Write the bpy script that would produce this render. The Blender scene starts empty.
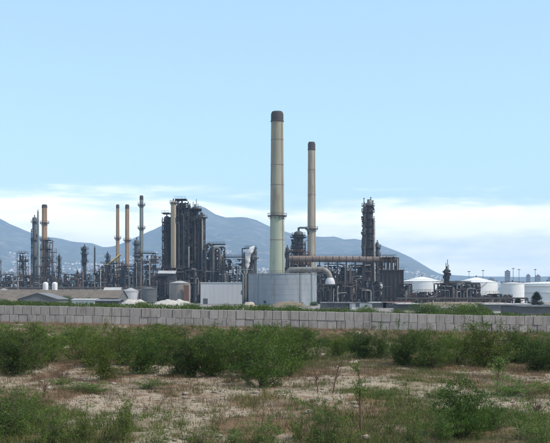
import bpy, math, random
import numpy as np
from mathutils import Vector, noise

R = math.radians
scene = bpy.context.scene
COL = scene.collection

# ------------------------------------------------------------------ camera
EYE = 3.0            # metres
HY = 296.0           # row of the eye level in the 550 x 443 photograph
F = 1000.0           # focal length in photograph pixels
cam_d = bpy.data.cameras.new("camera")
cam = bpy.data.objects.new("camera", cam_d)
COL.objects.link(cam)
cam.location = (0, 0, EYE)
cam.rotation_euler = (R(90), 0, 0)
cam_d.sensor_width = 36.0
cam_d.lens = 36.0 * F / 550.0
cam_d.shift_y = (HY - 221.5) / 550.0
cam_d.clip_start = 0.5
cam_d.clip_end = 60000
scene.camera = cam

# ------------------------------------------------------------------ sky, sun, exposure
SUN_EL, SUN_ROT = 52.0, 112.0       # rotation measured from +Y towards +X
world = bpy.data.worlds.new("World")
scene.world = world
world.use_nodes = True
wn, wl = world.node_tree.nodes, world.node_tree.links
wn.clear()


def wnode(t, **kw):
    n = wn.new(t)
    for k, v in kw.items():
        setattr(n, k, v)
    return n


def wmath(op, a, b=None, c=None, clamp=False):
    n = wnode("ShaderNodeMath", operation=op, use_clamp=clamp)
    for i, v in enumerate((a, b, c)):
        if v is None:
            continue
        if isinstance(v, (int, float)):
            n.inputs[i].default_value = v
        else:
            wl.new(v, n.inputs[i])
    return n.outputs[0]


def wsmooth(v, a, b):
    n = wnode("ShaderNodeMapRange", interpolation_type="SMOOTHSTEP")
    wl.new(v, n.inputs["Value"])
    n.inputs["From Min"].default_value = a
    n.inputs["From Max"].default_value = b
    return n.outputs["Result"]


w_out = wnode("ShaderNodeOutputWorld")
w_bg = wnode("ShaderNodeBackground")
w_sky = wnode("ShaderNodeTexSky", sky_type="NISHITA")
w_sky.sun_disc = False
w_sky.sun_elevation = R(SUN_EL)
w_sky.sun_rotation = R(SUN_ROT)
w_sky.altitude = 0
w_sky.air_density = 1.0
w_sky.dust_density = 0.6
w_sky.ozone_density = 2.0
w_tint = wnode("ShaderNodeMix", data_type="RGBA", blend_type="MULTIPLY")
w_tint.inputs["Factor"].default_value = 1.0
wl.new(w_sky.outputs[0], w_tint.inputs["A"])
w_tint.inputs["B"].default_value = (0.99, 1.02, 0.99, 1)
w_tc = wnode("ShaderNodeTexCoord")
w_sep = wnode("ShaderNodeSeparateXYZ")
wl.new(w_tc.outputs["Generated"], w_sep.inputs[0])
el = w_sep.outputs["Z"]
# long flat banks of cloud low over the horizon, all the way round
w_map = wnode("ShaderNodeMapping")
w_map.inputs["Scale"].default_value = (3.2, 3.2, 26.0)
wl.new(w_tc.outputs["Generated"], w_map.inputs["Vector"])
w_n1 = wnode("ShaderNodeTexNoise", noise_dimensions="3D")
w_n1.inputs["Scale"].default_value = 1.7
w_n1.inputs["Detail"].default_value = 7
w_n1.inputs["Roughness"].default_value = 0.56
w_n1.inputs["Distortion"].default_value = 0.25
wl.new(w_map.outputs[0], w_n1.inputs["Vector"])
w_map2 = wnode("ShaderNodeMapping")
w_map2.inputs["Scale"].default_value = (9, 9, 30.0)
w_map2.inputs["Location"].default_value = (3.1, 1.7, 0.4)
wl.new(w_tc.outputs["Generated"], w_map2.inputs["Vector"])
w_n2 = wnode("ShaderNodeTexNoise", noise_dimensions="3D")
w_n2.inputs["Scale"].default_value = 2.2
w_n2.inputs["Detail"].default_value = 6
wl.new(w_map2.outputs[0], w_n2.inputs["Vector"])
edge = wmath("ADD", el, wmath("MULTIPLY", wmath("SUBTRACT", w_n1.outputs["Fac"], 0.5), -0.075))
bank = wmath("SUBTRACT", 1.0, wsmooth(edge, 0.084, 0.106))
low = wsmooth(el, 0.0, 0.055)
gaps = wsmooth(wmath("ADD", w_n1.outputs["Fac"], wmath("MULTIPLY", w_n2.outputs["Fac"], 0.6)), 0.56, 0.90)
cmask = wmath("MULTIPLY", bank, wmath("MULTIPLY_ADD", gaps, 0.50, 0.50), clamp=True)
w_cc = wnode("ShaderNodeMix", data_type="RGBA")
wl.new(w_n2.outputs["Fac"], w_cc.inputs["Factor"])
w_cc.inputs["A"].default_value = (9.9, 9.4, 8.0, 1)
w_cc.inputs["B"].default_value = (11.2, 10.5, 8.9, 1)
# broken grey-white cloud overhead, over the whole dome
w_map3 = wnode("ShaderNodeMapping")
w_map3.inputs["Scale"].default_value = (1.0, 1.0, 1.8)
wl.new(w_tc.outputs["Generated"], w_map3.inputs["Vector"])
w_n3 = wnode("ShaderNodeTexNoise", noise_dimensions="3D")
w_n3.inputs["Scale"].default_value = 2.6
w_n3.inputs["Detail"].default_value = 6
wl.new(w_map3.outputs[0], w_n3.inputs["Vector"])
over = wmath("MULTIPLY", wsmooth(el, 0.33, 0.48), wsmooth(w_n3.outputs["Fac"], 0.46, 0.64))
w_veil = wnode("ShaderNodeMix", data_type="RGBA")
w_veil.inputs["Factor"].default_value = 0.30
wl.new(w_tint.outputs["Result"], w_veil.inputs["A"])
w_veil.inputs["B"].default_value = (4.9, 7.1, 8.9, 1)
w_over = wnode("ShaderNodeMix", data_type="RGBA")
wl.new(over, w_over.inputs["Factor"])
wl.new(w_veil.outputs["Result"], w_over.inputs["A"])
w_over.inputs["B"].default_value = (4.0, 4.0, 3.95, 1)
w_mix = wnode("ShaderNodeMix", data_type="RGBA")
wl.new(cmask, w_mix.inputs["Factor"])
wl.new(w_over.outputs["Result"], w_mix.inputs["A"])
wl.new(w_cc.outputs["Result"], w_mix.inputs["B"])
wl.new(w_mix.outputs["Result"], w_bg.inputs["Color"])
w_bg.inputs["Strength"].default_value = 0.10
wl.new(w_bg.outputs[0], w_out.inputs[0])

sun_d = bpy.data.lights.new("sun", "SUN")
sun_d.energy = 2.3
sun_d.angle = R(0.6)
sun_d.color = (1.0, 0.90, 0.76)
sun = bpy.data.objects.new("sun", sun_d)
COL.objects.link(sun)
_az = R(SUN_ROT)
_d = Vector((math.sin(_az) * math.cos(R(SUN_EL)), math.cos(_az) * math.cos(R(SUN_EL)), math.sin(R(SUN_EL))))
sun.rotation_euler = _d.to_track_quat("Z", "Y").to_euler()
sun.location = (60, -60, 120)

scene.view_settings.view_transform = "Standard"
scene.view_settings.look = "None"
scene.view_settings.gamma = 1
scene.view_settings.use_curve_mapping = False
scene.view_settings.exposure = 0.92
scene.cycles.max_bounces = 6
scene.cycles.volume_bounces = 4
scene.cycles.use_denoising = True

HAZE_DENSITY = 1.2e-4
GZ = -0.7            # level of the refinery yard


def X(px, D):
    return (px - 275.0) / F * D


def Z(py, D):
    return EYE + (HY - py) / F * D


# ------------------------------------------------------------------ materials
def nt(m):
    return m.node_tree.nodes, m.node_tree.links


MATS = {}


def mat(name, c1, c2=None, rough=0.7, scale=1.0, stretch=(1, 1, 1), rust=0.0, rust_col=(0.16, 0.075, 0.04),
        rand=0.0, bump=0.0, metal=0.0, rust_scale=0.5, mapping_obj=True, c3=None):
    """Base colour by noise between c1 and c2, worn patches of rust_col, per-object variation."""
    m = bpy.data.materials.new(name)
    m.use_nodes = True
    n, l = nt(m)
    b = n["Principled BSDF"]
    b.inputs["Roughness"].default_value = rough
    b.inputs["Metallic"].default_value = metal
    tc = n.new("ShaderNodeTexCoord")
    mp = n.new("ShaderNodeMapping")
    mp.inputs["Scale"].default_value = stretch
    oi = n.new("ShaderNodeObjectInfo")
    l.new(tc.outputs["Object"], mp.inputs["Vector"])
    off = n.new("ShaderNodeMath"); off.operation = "MULTIPLY"
    l.new(oi.outputs["Random"], off.inputs[0]); off.inputs[1].default_value = 31.0
    l.new(off.outputs[0], mp.inputs["Location"])
    no = n.new("ShaderNodeTexNoise")
    no.inputs["Scale"].default_value = scale
    no.inputs["Detail"].default_value = 6
    no.inputs["Roughness"].default_value = 0.6
    l.new(mp.outputs[0], no.inputs["Vector"])
    rp = n.new("ShaderNodeMapRange")
    rp.inputs["From Min"].default_value = 0.3
    rp.inputs["From Max"].default_value = 0.7
    l.new(no.outputs["Fac"], rp.inputs["Value"])
    mx = n.new("ShaderNodeMix"); mx.data_type = "RGBA"
    l.new(rp.outputs[0], mx.inputs["Factor"])
    mx.inputs["A"].default_value = (*c1, 1)
    mx.inputs["B"].default_value = (*(c2 or [c * 0.75 for c in c1]), 1)
    out = mx.outputs["Result"]
    if c3 is not None:
        n3 = n.new("ShaderNodeTexNoise")
        n3.inputs["Scale"].default_value = scale * 4.7
        n3.inputs["Detail"].default_value = 4
        l.new(mp.outputs[0], n3.inputs["Vector"])
        r3 = n.new("ShaderNodeMapRange")
        r3.inputs["From Min"].default_value = 0.5
        r3.inputs["From Max"].default_value = 0.68
        l.new(n3.outputs["Fac"], r3.inputs["Value"])
        m3 = n.new("ShaderNodeMix"); m3.data_type = "RGBA"
        l.new(r3.outputs[0], m3.inputs["Factor"])
        l.new(out, m3.inputs["A"])
        m3.inputs["B"].default_value = (*c3, 1)
        out = m3.outputs["Result"]
    if rust > 0:
        mp2 = n.new("ShaderNodeMapping")
        mp2.inputs["Scale"].default_value = (1, 1, 0.22)
        l.new(tc.outputs["Object"], mp2.inputs["Vector"])
        l.new(off.outputs[0], mp2.inputs["Location"])
        n2 = n.new("ShaderNodeTexNoise")
        n2.inputs["Scale"].default_value = rust_scale
        n2.inputs["Detail"].default_value = 8
        n2.inputs["Roughness"].default_value = 0.65
        l.new(mp2.outputs[0], n2.inputs["Vector"])
        r2 = n.new("ShaderNodeMapRange")
        r2.inputs["From Min"].default_value = 0.72 - 0.4 * rust
        r2.inputs["From Max"].default_value = 0.84 - 0.4 * rust + 0.1
        l.new(n2.outputs["Fac"], r2.inputs["Value"])
        m2 = n.new("ShaderNodeMix"); m2.data_type = "RGBA"
        l.new(r2.outputs[0], m2.inputs["Factor"])
        l.new(out, m2.inputs["A"])
        m2.inputs["B"].default_value = (*rust_col, 1)
        out = m2.outputs["Result"]
    if rand > 0:
        hv = n.new("ShaderNodeHueSaturation")
        mr = n.new("ShaderNodeMapRange")
        mr.inputs["To Min"].default_value = 1 - rand
        mr.inputs["To Max"].default_value = 1 + rand
        l.new(oi.outputs["Random"], mr.inputs["Value"])
        l.new(mr.outputs[0], hv.inputs["Value"])
        l.new(out, hv.inputs["Color"])
        out = hv.outputs["Color"]
    l.new(out, b.inputs["Base Color"])
    if bump > 0:
        bp = n.new("ShaderNodeBump")
        bp.inputs["Strength"].default_value = bump
        bp.inputs["Distance"].default_value = 0.05
        l.new(no.outputs["Fac"], bp.inputs["Height"])
        l.new(bp.outputs[0], b.inputs["Normal"])
    MATS[name] = m
    return m


STEEL = mat("dark_steel", (0.042, 0.037, 0.034), (0.022, 0.020, 0.019), 0.75, 0.4, rust=0.5, rust_col=(0.085, 0.05, 0.034), rand=0.3)
STEEL_BROWN = mat("rusty_steel", (0.085, 0.055, 0.04), (0.04, 0.03, 0.025), 0.85, 0.4, rust=0.55, rust_col=(0.14, 0.065, 0.038), rand=0.3)
STEEL_BLUE = mat("blue_grey_steel", (0.105, 0.11, 0.112), (0.06, 0.065, 0.068), 0.6, 0.35, rust=0.35, rust_col=(0.09, 0.07, 0.06), rand=0.2)
GALV = mat("galvanised_pipe", (0.19, 0.18, 0.17), (0.10, 0.095, 0.09), 0.65, 0.5, rust=0.5, rand=0.35)
LAGGING = mat("lagged_pipe", (0.32, 0.30, 0.265), (0.19, 0.175, 0.155), 0.65, 0.5, rust=0.5, rand=0.3)
TAN = mat("tan_concrete", (0.42, 0.345, 0.245), (0.33, 0.27, 0.19), 0.8, 0.12, (1, 1, .15), rust=0.36, rust_col=(0.16, 0.13, 0.10))
TAN_RUST = mat("stained_tan_shell", (0.42, 0.38, 0.30), (0.30, 0.25, 0.18), 0.85, 0.22, (1, 1, .2), rust=0.52, rust_col=(0.23, 0.13, 0.075), rust_scale=0.35)
ORANGE = mat("faded_orange_shell", (0.40, 0.27, 0.165), (0.30, 0.19, 0.11), 0.85, 0.3, (1, 1, .2), rust=0.5, rust_col=(0.19, 0.10, 0.06), rust_scale=0.4)
STACK_UP = mat("stack_upper_tan", (0.36, 0.345, 0.26), (0.22, 0.195, 0.135), 0.85, 0.32, (1, 1, .10), rust=0.5, rust_col=(0.17, 0.11, 0.07), rust_scale=0.3)
STACK_LOW = mat("stack_lower_green", (0.37, 0.41, 0.315), (0.29, 0.31, 0.22), 0.85, 0.32, (1, 1, .10), rust=0.42, rust_col=(0.23, 0.18, 0.11), rust_scale=0.3)
GREENGREY = mat("green_grey_shell", (0.23, 0.27, 0.25), (0.16, 0.19, 0.18), 0.7, 0.2, (1, 1, .3), rust=0.35, rust_col=(0.12, 0.11, 0.09))
SOOT = mat("sooty_cap", (0.035, 0.032, 0.032), (0.06, 0.05, 0.045), 0.9, 0.6)
WHITE = mat("white_tank_paint", (0.74, 0.74, 0.72), (0.66, 0.66, 0.64), 0.5, 0.2, rust=0.12, rust_col=(0.45, 0.4, 0.34))
WHITE_DIRTY = mat("dirty_white_paint", (0.60, 0.60, 0.59), (0.5, 0.5, 0.49), 0.6, 0.25, rust=0.3, rust_col=(0.36, 0.33, 0.3))
TANK_GREY = mat("grey_tank_paint", (0.27, 0.30, 0.325), (0.19, 0.215, 0.24), 0.65, 0.22, (1, 1, .2), rust=0.46, rust_col=(0.17, 0.155, 0.14))
TANK_STREAK = mat("pale_streaked_tank", (0.52, 0.52, 0.53), (0.45, 0.45, 0.46), 0.6, 0.3, (1, 1, .15), rust=0.3, rust_col=(0.33, 0.31, 0.3))
TANK_BROWN = mat("brown_grey_streaked_tank", (0.28, 0.25, 0.22), (0.19, 0.165, 0.145), 0.7, 0.4, (1, 1, .15), rust=0.5, rust_col=(0.16, 0.085, 0.055))
RUST = mat("rust_red_steel", (0.22, 0.10, 0.06), (0.13, 0.07, 0.05), 0.85, 0.5, rand=0.2)
BRICK_RED = mat("red_brown_cladding", (0.06, 0.036, 0.03), (0.034, 0.026, 0.024), 0.8, 0.3, rust=0.3, rust_col=(0.05, 0.045, 0.045))
DUCT = mat("brown_duct", (0.26, 0.19, 0.15), (0.17, 0.125, 0.10), 0.7, 0.25, rust=0.4, rust_col=(0.11, 0.07, 0.05))
YELLOW = mat("yellow_paint", (0.55, 0.42, 0.12), (0.45, 0.33, 0.1), 0.6, 0.5)
ROOF_GREY = mat("grey_sheet_roof", (0.15, 0.15, 0.152), (0.10, 0.10, 0.103), 0.6, 0.3, rust=0.3, rand=0.15)
ROOF_BROWN = mat("brown_fibre_roof", (0.17, 0.135, 0.10), (0.095, 0.078, 0.06), 0.9, 0.35, rust=0.5, rust_col=(0.10, 0.085, 0.075), rand=0.1)
ROOF_PALE = mat("pale_sheet_roof", (0.42, 0.42, 0.42), (0.33, 0.33, 0.33), 0.6, 0.3, rust=0.25, rust_col=(0.3, 0.26, 0.23))
ROOF_RED = mat("red_brown_roof", (0.30, 0.17, 0.14), (0.22, 0.13, 0.11), 0.8, 0.3, rand=0.1)
WALL_SHED = mat("shed_wall_paint", (0.14, 0.142, 0.14), (0.095, 0.096, 0.094), 0.8, 0.5, rust=0.3, rand=0.15)
WALL_DARK = mat("dark_shed_wall", (0.06, 0.06, 0.065), (0.04, 0.04, 0.045), 0.8, 0.5, rand=0.15)
GLASS = mat("window_glass", (0.03, 0.035, 0.04), (0.05, 0.055, 0.06), 0.15, 0.5)
BLOCK = mat("concrete_block", (0.36, 0.335, 0.315), (0.25, 0.23, 0.215), 0.95, 2.2, (2.2, 1, .35), rust=0.5, rust_col=(0.15, 0.135, 0.12), rand=0.13, bump=0.5, rust_scale=1.8, c3=(0.30, 0.27, 0.24))
MORTAR = mat("joint_fill", (0.15, 0.135, 0.12), (0.10, 0.09, 0.085), 0.95, 2.0)
YARD = mat("yard_gravel", (0.21, 0.185, 0.165), (0.13, 0.115, 0.10), 0.95, 0.03, c3=(0.30, 0.28, 0.26))
ROAD = mat("worn_asphalt", (0.16, 0.155, 0.155), (0.11, 0.108, 0.11), 0.9, 0.1)
BERM = mat("bare_earth", (0.22, 0.165, 0.12), (0.15, 0.115, 0.085), 0.95, 0.15, c3=(0.1, 0.1, 0.06), bump=0.3)
SANDHEAP = mat("pale_sand_heap", (0.46, 0.44, 0.40), (0.34, 0.32, 0.29), 0.95, 0.8, bump=0.4)
STONE = mat("pale_stone", (0.36, 0.31, 0.25), (0.24, 0.205, 0.165), 0.9, 3.0, bump=0.5, rand=0.15)
BARK = mat("bark", (0.10, 0.07, 0.05), (0.06, 0.045, 0.035), 0.9, 6.0, rand=0.2)
DEADWOOD = mat("dry_stalk", (0.16, 0.085, 0.055), (0.10, 0.06, 0.04), 0.9, 6.0)


def leaf_mat(name, c1, c2, c3, dry=0.0, scale=1.1):
    m = bpy.data.materials.new(name)
    m.use_nodes = True
    n, l = nt(m)
    b = n["Principled BSDF"]
    b.inputs["Roughness"].default_value = 0.6
    b.inputs["Specular IOR Level"].default_value = 0.25
    geo = n.new("ShaderNodeNewGeometry")
    oi = n.new("ShaderNodeObjectInfo")
    tc = n.new("ShaderNodeTexCoord")
    no = n.new("ShaderNodeTexNoise")
    no.inputs["Scale"].default_value = scale
    no.inputs["Detail"].default_value = 3
    l.new(geo.outputs["Position"], no.inputs["Vector"])
    r = n.new("ShaderNodeMapRange")
    r.inputs["From Min"].default_value = 0.35
    r.inputs["From Max"].default_value = 0.65
    l.new(no.outputs["Fac"], r.inputs["Value"])
    mx = n.new("ShaderNodeMix"); mx.data_type = "RGBA"
    l.new(r.outputs[0], mx.inputs["Factor"])
    mx.inputs["A"].default_value = (*c1, 1)
    mx.inputs["B"].default_value = (*c2, 1)
    m2 = n.new("ShaderNodeMix"); m2.data_type = "RGBA"
    rr = n.new("ShaderNodeMath"); rr.operation = "GREATER_THAN"
    l.new(geo.outputs["Random Per Island"], rr.inputs[0]); rr.inputs[1].default_value = 0.72
    l.new(rr.outputs[0], m2.inputs["Factor"])
    l.new(mx.outputs["Result"], m2.inputs["A"])
    m2.inputs["B"].default_value = (*c3, 1)
    hv = n.new("ShaderNodeHueSaturation")
    wnz = n.new("ShaderNodeTexWhiteNoise"); wnz.noise_dimensions = "1D"
    l.new(oi.outputs["Random"], wnz.inputs["W"])
    hr = n.new("ShaderNodeMapRange")
    hr.inputs["To Min"].default_value = 0.472
    hr.inputs["To Max"].default_value = 0.515
    l.new(wnz.outputs["Value"], hr.inputs["Value"])
    l.new(hr.outputs[0], hv.inputs["Hue"])
    mr = n.new("ShaderNodeMapRange")
    mr.inputs["To Min"].default_value = 0.72
    mr.inputs["To Max"].default_value = 1.28
    l.new(oi.outputs["Random"], mr.inputs["Value"])
    l.new(mr.outputs[0], hv.inputs["Value"])
    l.new(m2.outputs["Result"], hv.inputs["Color"])
    l.new(hv.outputs["Color"], b.inputs["Base Color"])
    tr = n.new("ShaderNodeBsdfTranslucent")
    l.new(hv.outputs["Color"], tr.inputs["Color"])
    ms = n.new("ShaderNodeMixShader")
    ms.inputs[0].default_value = 0.32
    l.new(b.outputs[0], ms.inputs[1])
    l.new(tr.outputs[0], ms.inputs[2])
    l.new(ms.outputs[0], n["Material Output"].inputs["Surface"])
    return m


LEAF = leaf_mat("shrub_leaf", (0.072, 0.130, 0.014), (0.044, 0.086, 0.011), (0.130, 0.180, 0.030))
LEAF_FRONT = leaf_mat("front_shrub_leaf", (0.092, 0.168, 0.026), (0.054, 0.108, 0.018), (0.185, 0.24, 0.07))
LEAF_DARK = leaf_mat("dark_shrub_leaf", (0.052, 0.098, 0.012), (0.033, 0.066, 0.010), (0.095, 0.142, 0.024))
LEAF_PINE = leaf_mat("pine_needles", (0.020, 0.034, 0.024), (0.014, 0.024, 0.018), (0.03, 0.045, 0.03))
LEAF_MOUND = leaf_mat("mound_leaf", (0.070, 0.130, 0.018), (0.040, 0.082, 0.014), (0.11, 0.165, 0.032), scale=0.5)
GRASS_G = leaf_mat("green_grass", (0.098, 0.135, 0.030), (0.062, 0.100, 0.022), (0.17, 0.18, 0.058), scale=0.35)
GRASS_D = leaf_mat("dry_grass", (0.185, 0.138, 0.074), (0.13, 0.088, 0.048), (0.25, 0.20, 0.12), scale=0.35)
LEAF_DRY = leaf_mat("dry_leaf", (0.15, 0.085, 0.055), (0.10, 0.065, 0.04), (0.18, 0.12, 0.07))


# ------------------------------------------------------------------ mesh building
class MB:
    def __init__(self):
        self.v, self.f = [], []

    def add(self, vs, fs):
        o = len(self.v)
        self.v += [tuple(p) for p in vs]
        self.f += [tuple(i + o for i in q) for q in fs]
        return self

    def box(self, cx, cy, cz, sx, sy, sz, rz=0.0):
        c, s = math.cos(rz), math.sin(rz)
        vs = []
        for dz in (-.5, .5):
            for dx, dy in ((-.5, -.5), (.5, -.5), (.5, .5), (-.5, .5)):
                a, b = dx * sx, dy * sy
                vs.append((cx + a * c - b * s, cy + a * s + b * c, cz + dz * sz))
        return self.add(vs, [(3, 2, 1, 0), (4, 5, 6, 7), (0, 1, 5, 4), (1, 2, 6, 5), (2, 3, 7, 6), (3, 0, 4, 7)])

    def tube(self, p0, p1, r0, r1=None, n=8, caps=True):
        return self.path([p0, p1], [r0, r0 if r1 is None else r1], n, caps)

    def path(self, pts, r, n=8, caps=True):
        pts = [Vector(p) for p in pts]
        rs = r if isinstance(r, (list, tuple)) else [r] * len(pts)
        rings = []
        up = None
        for i, p in enumerate(pts):
            a = pts[max(i - 1, 0)]
            b = pts[min(i + 1, len(pts) - 1)]
            t = (b - a).normalized()
            if up is None:
                up = Vector((0, 0, 1)) if abs(t.z) < 0.9 else Vector((1, 0, 0))
            s = t.cross(up)
            if s.length < 1e-4:
                s = t.cross(Vector((0.3, 1, 0.2)))
            s.normalize()
            u = s.cross(t).normalized()
            up = u
            rings.append([p + (s * math.cos(2 * math.pi * k / n) + u * math.sin(2 * math.pi * k / n)) * rs[i] for k in range(n)])
        vs = [q for ring in rings for q in ring]
        fs = []
        for i in range(len(pts) - 1):
            for k in range(n):
                k2 = (k + 1) % n
                fs.append((i * n + k2, i * n + k, (i + 1) * n + k, (i + 1) * n + k2))
        if caps:
            fs.append(tuple(range(n)))
            fs.append(tuple((len(pts) - 1) * n + k for k in reversed(range(n))))
        return self.add(vs, fs)

    def lathe(self, prof, n=20, cx=0.0, cy=0.0, closed=False):
        """prof: (r, z) from bottom to top; closed=True joins last to first (a ring)."""
        vs, fs = [], []
        for r, z in prof:
            for k in range(n):
                a = 2 * math.pi * k / n
                vs.append((cx + math.cos(a) * r, cy + math.sin(a) * r, z))
        m = len(prof)
        for i in range(m if closed else m - 1):
            j = (i + 1) % m
            for k in range(n):
                k2 = (k + 1) % n
                fs.append((i * n + k, i * n + k2, j * n + k2, j * n + k))
        if not closed:
            fs.append(tuple(reversed(range(n))))
            fs.append(tuple((m - 1) * n + k for k in range(n)))
        return self.add(vs, fs)

    def ring(self, r0, r1, z0, z1, n=20, cx=0.0, cy=0.0):
        return self.lathe([(r0, z0), (r1, z0), (r1, z1), (r0, z1)], n, cx, cy, closed=True)

    def prism(self, poly, y0, y1):
        """poly of (x, z), counter-clockwise seen from -y, extruded from y0 to y1."""
        n = len(poly)
        vs = [(x, y0, z) for x, z in poly] + [(x, y1, z) for x, z in poly]
        fs = [tuple(range(n)), tuple(n + k for k in reversed(range(n)))]
        for k in range(n):
            k2 = (k + 1) % n
            fs.append((k2, k, n + k, n + k2))
        return self.add(vs, fs)

    def build(self, name, m, parent=None, smooth=True, loc=None):
        me = bpy.data.meshes.new(name)
        me.from_pydata(self.v, [], self.f)
        me.materials.append(m)
        me.update()
        if smooth:
            for p in me.polygons:
                p.use_smooth = True
            me.set_sharp_from_angle(angle=R(38))
        return link(name, me, parent, loc)


def link(name, me, parent=None, loc=None):
    o = bpy.data.objects.new(name, me)
    COL.objects.link(o)
    if parent is not None:
        o.parent = parent
    if loc is not None:
        o.location = loc
    return o


def np_mesh(name, verts, faces, m):
    """Fast mesh from arrays; all faces have the same number of corners."""
    verts = np.asarray(verts, np.float32)
    faces = np.asarray(faces, np.int32)
    k = faces.shape[1]
    me = bpy.data.meshes.new(name)
    me.vertices.add(len(verts))
    me.vertices.foreach_set("co", verts.ravel())
    me.loops.add(faces.size)
    me.loops.foreach_set("vertex_index", faces.ravel())
    me.polygons.add(len(faces))
    me.polygons.foreach_set("loop_start", np.arange(len(faces), dtype=np.int32) * k)
    me.update(calc_edges=True)
    me.validate()
    if m is not None:
        me.materials.append(m)
    return me


USED_LABELS = {}


def tag(o, label=None, cat=None, group=None, kind=None):
    if label:
        o["label"] = label
        USED_LABELS[label] = USED_LABELS.get(label, 0) + 1
        nw = len(label.split())
        if not 4 <= nw <= 16:
            print("LABEL LENGTH", nw, label)
    if cat:
        o["category"] = cat
    if group:
        o["group"] = group
    if kind:
        o["kind"] = kind
    return o


def thing(name, label, cat, loc, group=None, rz=0.0):
    o = bpy.data.objects.new(name, None)
    o.empty_display_size = 0.5
    COL.objects.link(o)
    o.location = loc
    o.rotation_euler = (0, 0, rz)
    return tag(o, label, cat, group, "thing")


def struct(o):
    return tag(o, kind="structure")


def stuff(o):
    o["kind"] = "stuff"
    return o


# ------------------------------------------------------------------ terrain
def smooth(a, b, t):
    t = np.clip((t - a) / (b - a), 0, 1)
    return t * t * (3 - 2 * t)


class Val2:
    """Tiny vectorised value noise with a fixed lattice."""
    def __init__(self, seed):
        self.t = np.random.RandomState(seed).rand(256, 256)

    def __call__(self, x, y):
        x = np.asarray(x, float); y = np.asarray(y, float)
        xi = np.floor(x).astype(int); yi = np.floor(y).astype(int)
        fx = x - xi; fy = y - yi
        fx = fx * fx * (3 - 2 * fx); fy = fy * fy * (3 - 2 * fy)
        t = self.t
        a = t[xi % 256, yi % 256]; b = t[(xi + 1) % 256, yi % 256]
        c = t[xi % 256, (yi + 1) % 256]; d = t[(xi + 1) % 256, (yi + 1) % 256]
        return (a * (1 - fx) + b * fx) * (1 - fy) + (c * (1 - fx) + d * fx) * fy

    def fbm(self, x, y, o=4, gain=0.5):
        s, amp, tot = 0, 1.0, 0
        for k in range(o):
            s = s + amp * self(x * 2 ** k + 17.3 * k, y * 2 ** k + 9.1 * k)
            tot += amp
            amp *= gain
        return s / tot


N1, N2, N3 = Val2(3), Val2(8), Val2(21)
WALL_D = 112.0


def base_z(x, y):
    x = np.asarray(x, float); y = np.asarray(y, float)
    near = smooth(25, 95, y)
    far = smooth(118, 150, y)
    slope = -0.0203 * np.clip(x, -60, 60) * (0.45 + 0.55 * near)
    return (-0.65 + slope) * (1 - far) + GZ * far


def ground_z(x, y):
    x = np.asarray(x, float); y = np.asarray(y, float)
    f = 1 - smooth(104, 111, y)
    h = (N1.fbm(x * 0.14, y * 0.14, 3) - 0.5) * 0.50 + (N2.fbm(x * 0.75, y * 0.75, 3) - 0.5) * 0.22 + (N3.fbm(x * 2.6, y * 2.6, 2) - 0.5) * 0.07
    bank = smooth(99, 110.5, y) * (1 - smooth(111.5, 113, y)) * 0.08
    fade = smooth(8, 16, y) * f
    return base_z(x, y) + h * fade + bank


def sand_amount(x, y):
    """1 on bare pale sand, 0 where grass covers the ground."""
    x = np.asarray(x, float); y = np.asarray(y, float)
    n = N2.fbm(x * 0.33 + 3.7, y * 0.16 + 1.1, 4, 0.7)
    band = smooth(24, 31, y) * (1 - smooth(44, 56, y))
    left = 1 - smooth(-0.235, -0.17, x / np.maximum(y, 1)) * 1.0
    return smooth(0.47, 0.60, n + 0.15 * band - 0.075 - 0.12 * left * (1 - smooth(30, 36, y)))


def brown_amount(x, y):
    x = np.asarray(x, float); y = np.asarray(y, float)
    n = N3.fbm(x * 0.13 + 9.2, y * 0.07 + 5.0, 3)
    return smooth(0.47, 0.64, n + 0.16 * smooth(85, 105, y) - 0.14 * (1 - smooth(28, 36, y)) + 0.15 * smooth(36, 42, y) * (1 - smooth(56, 66, y)))


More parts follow.
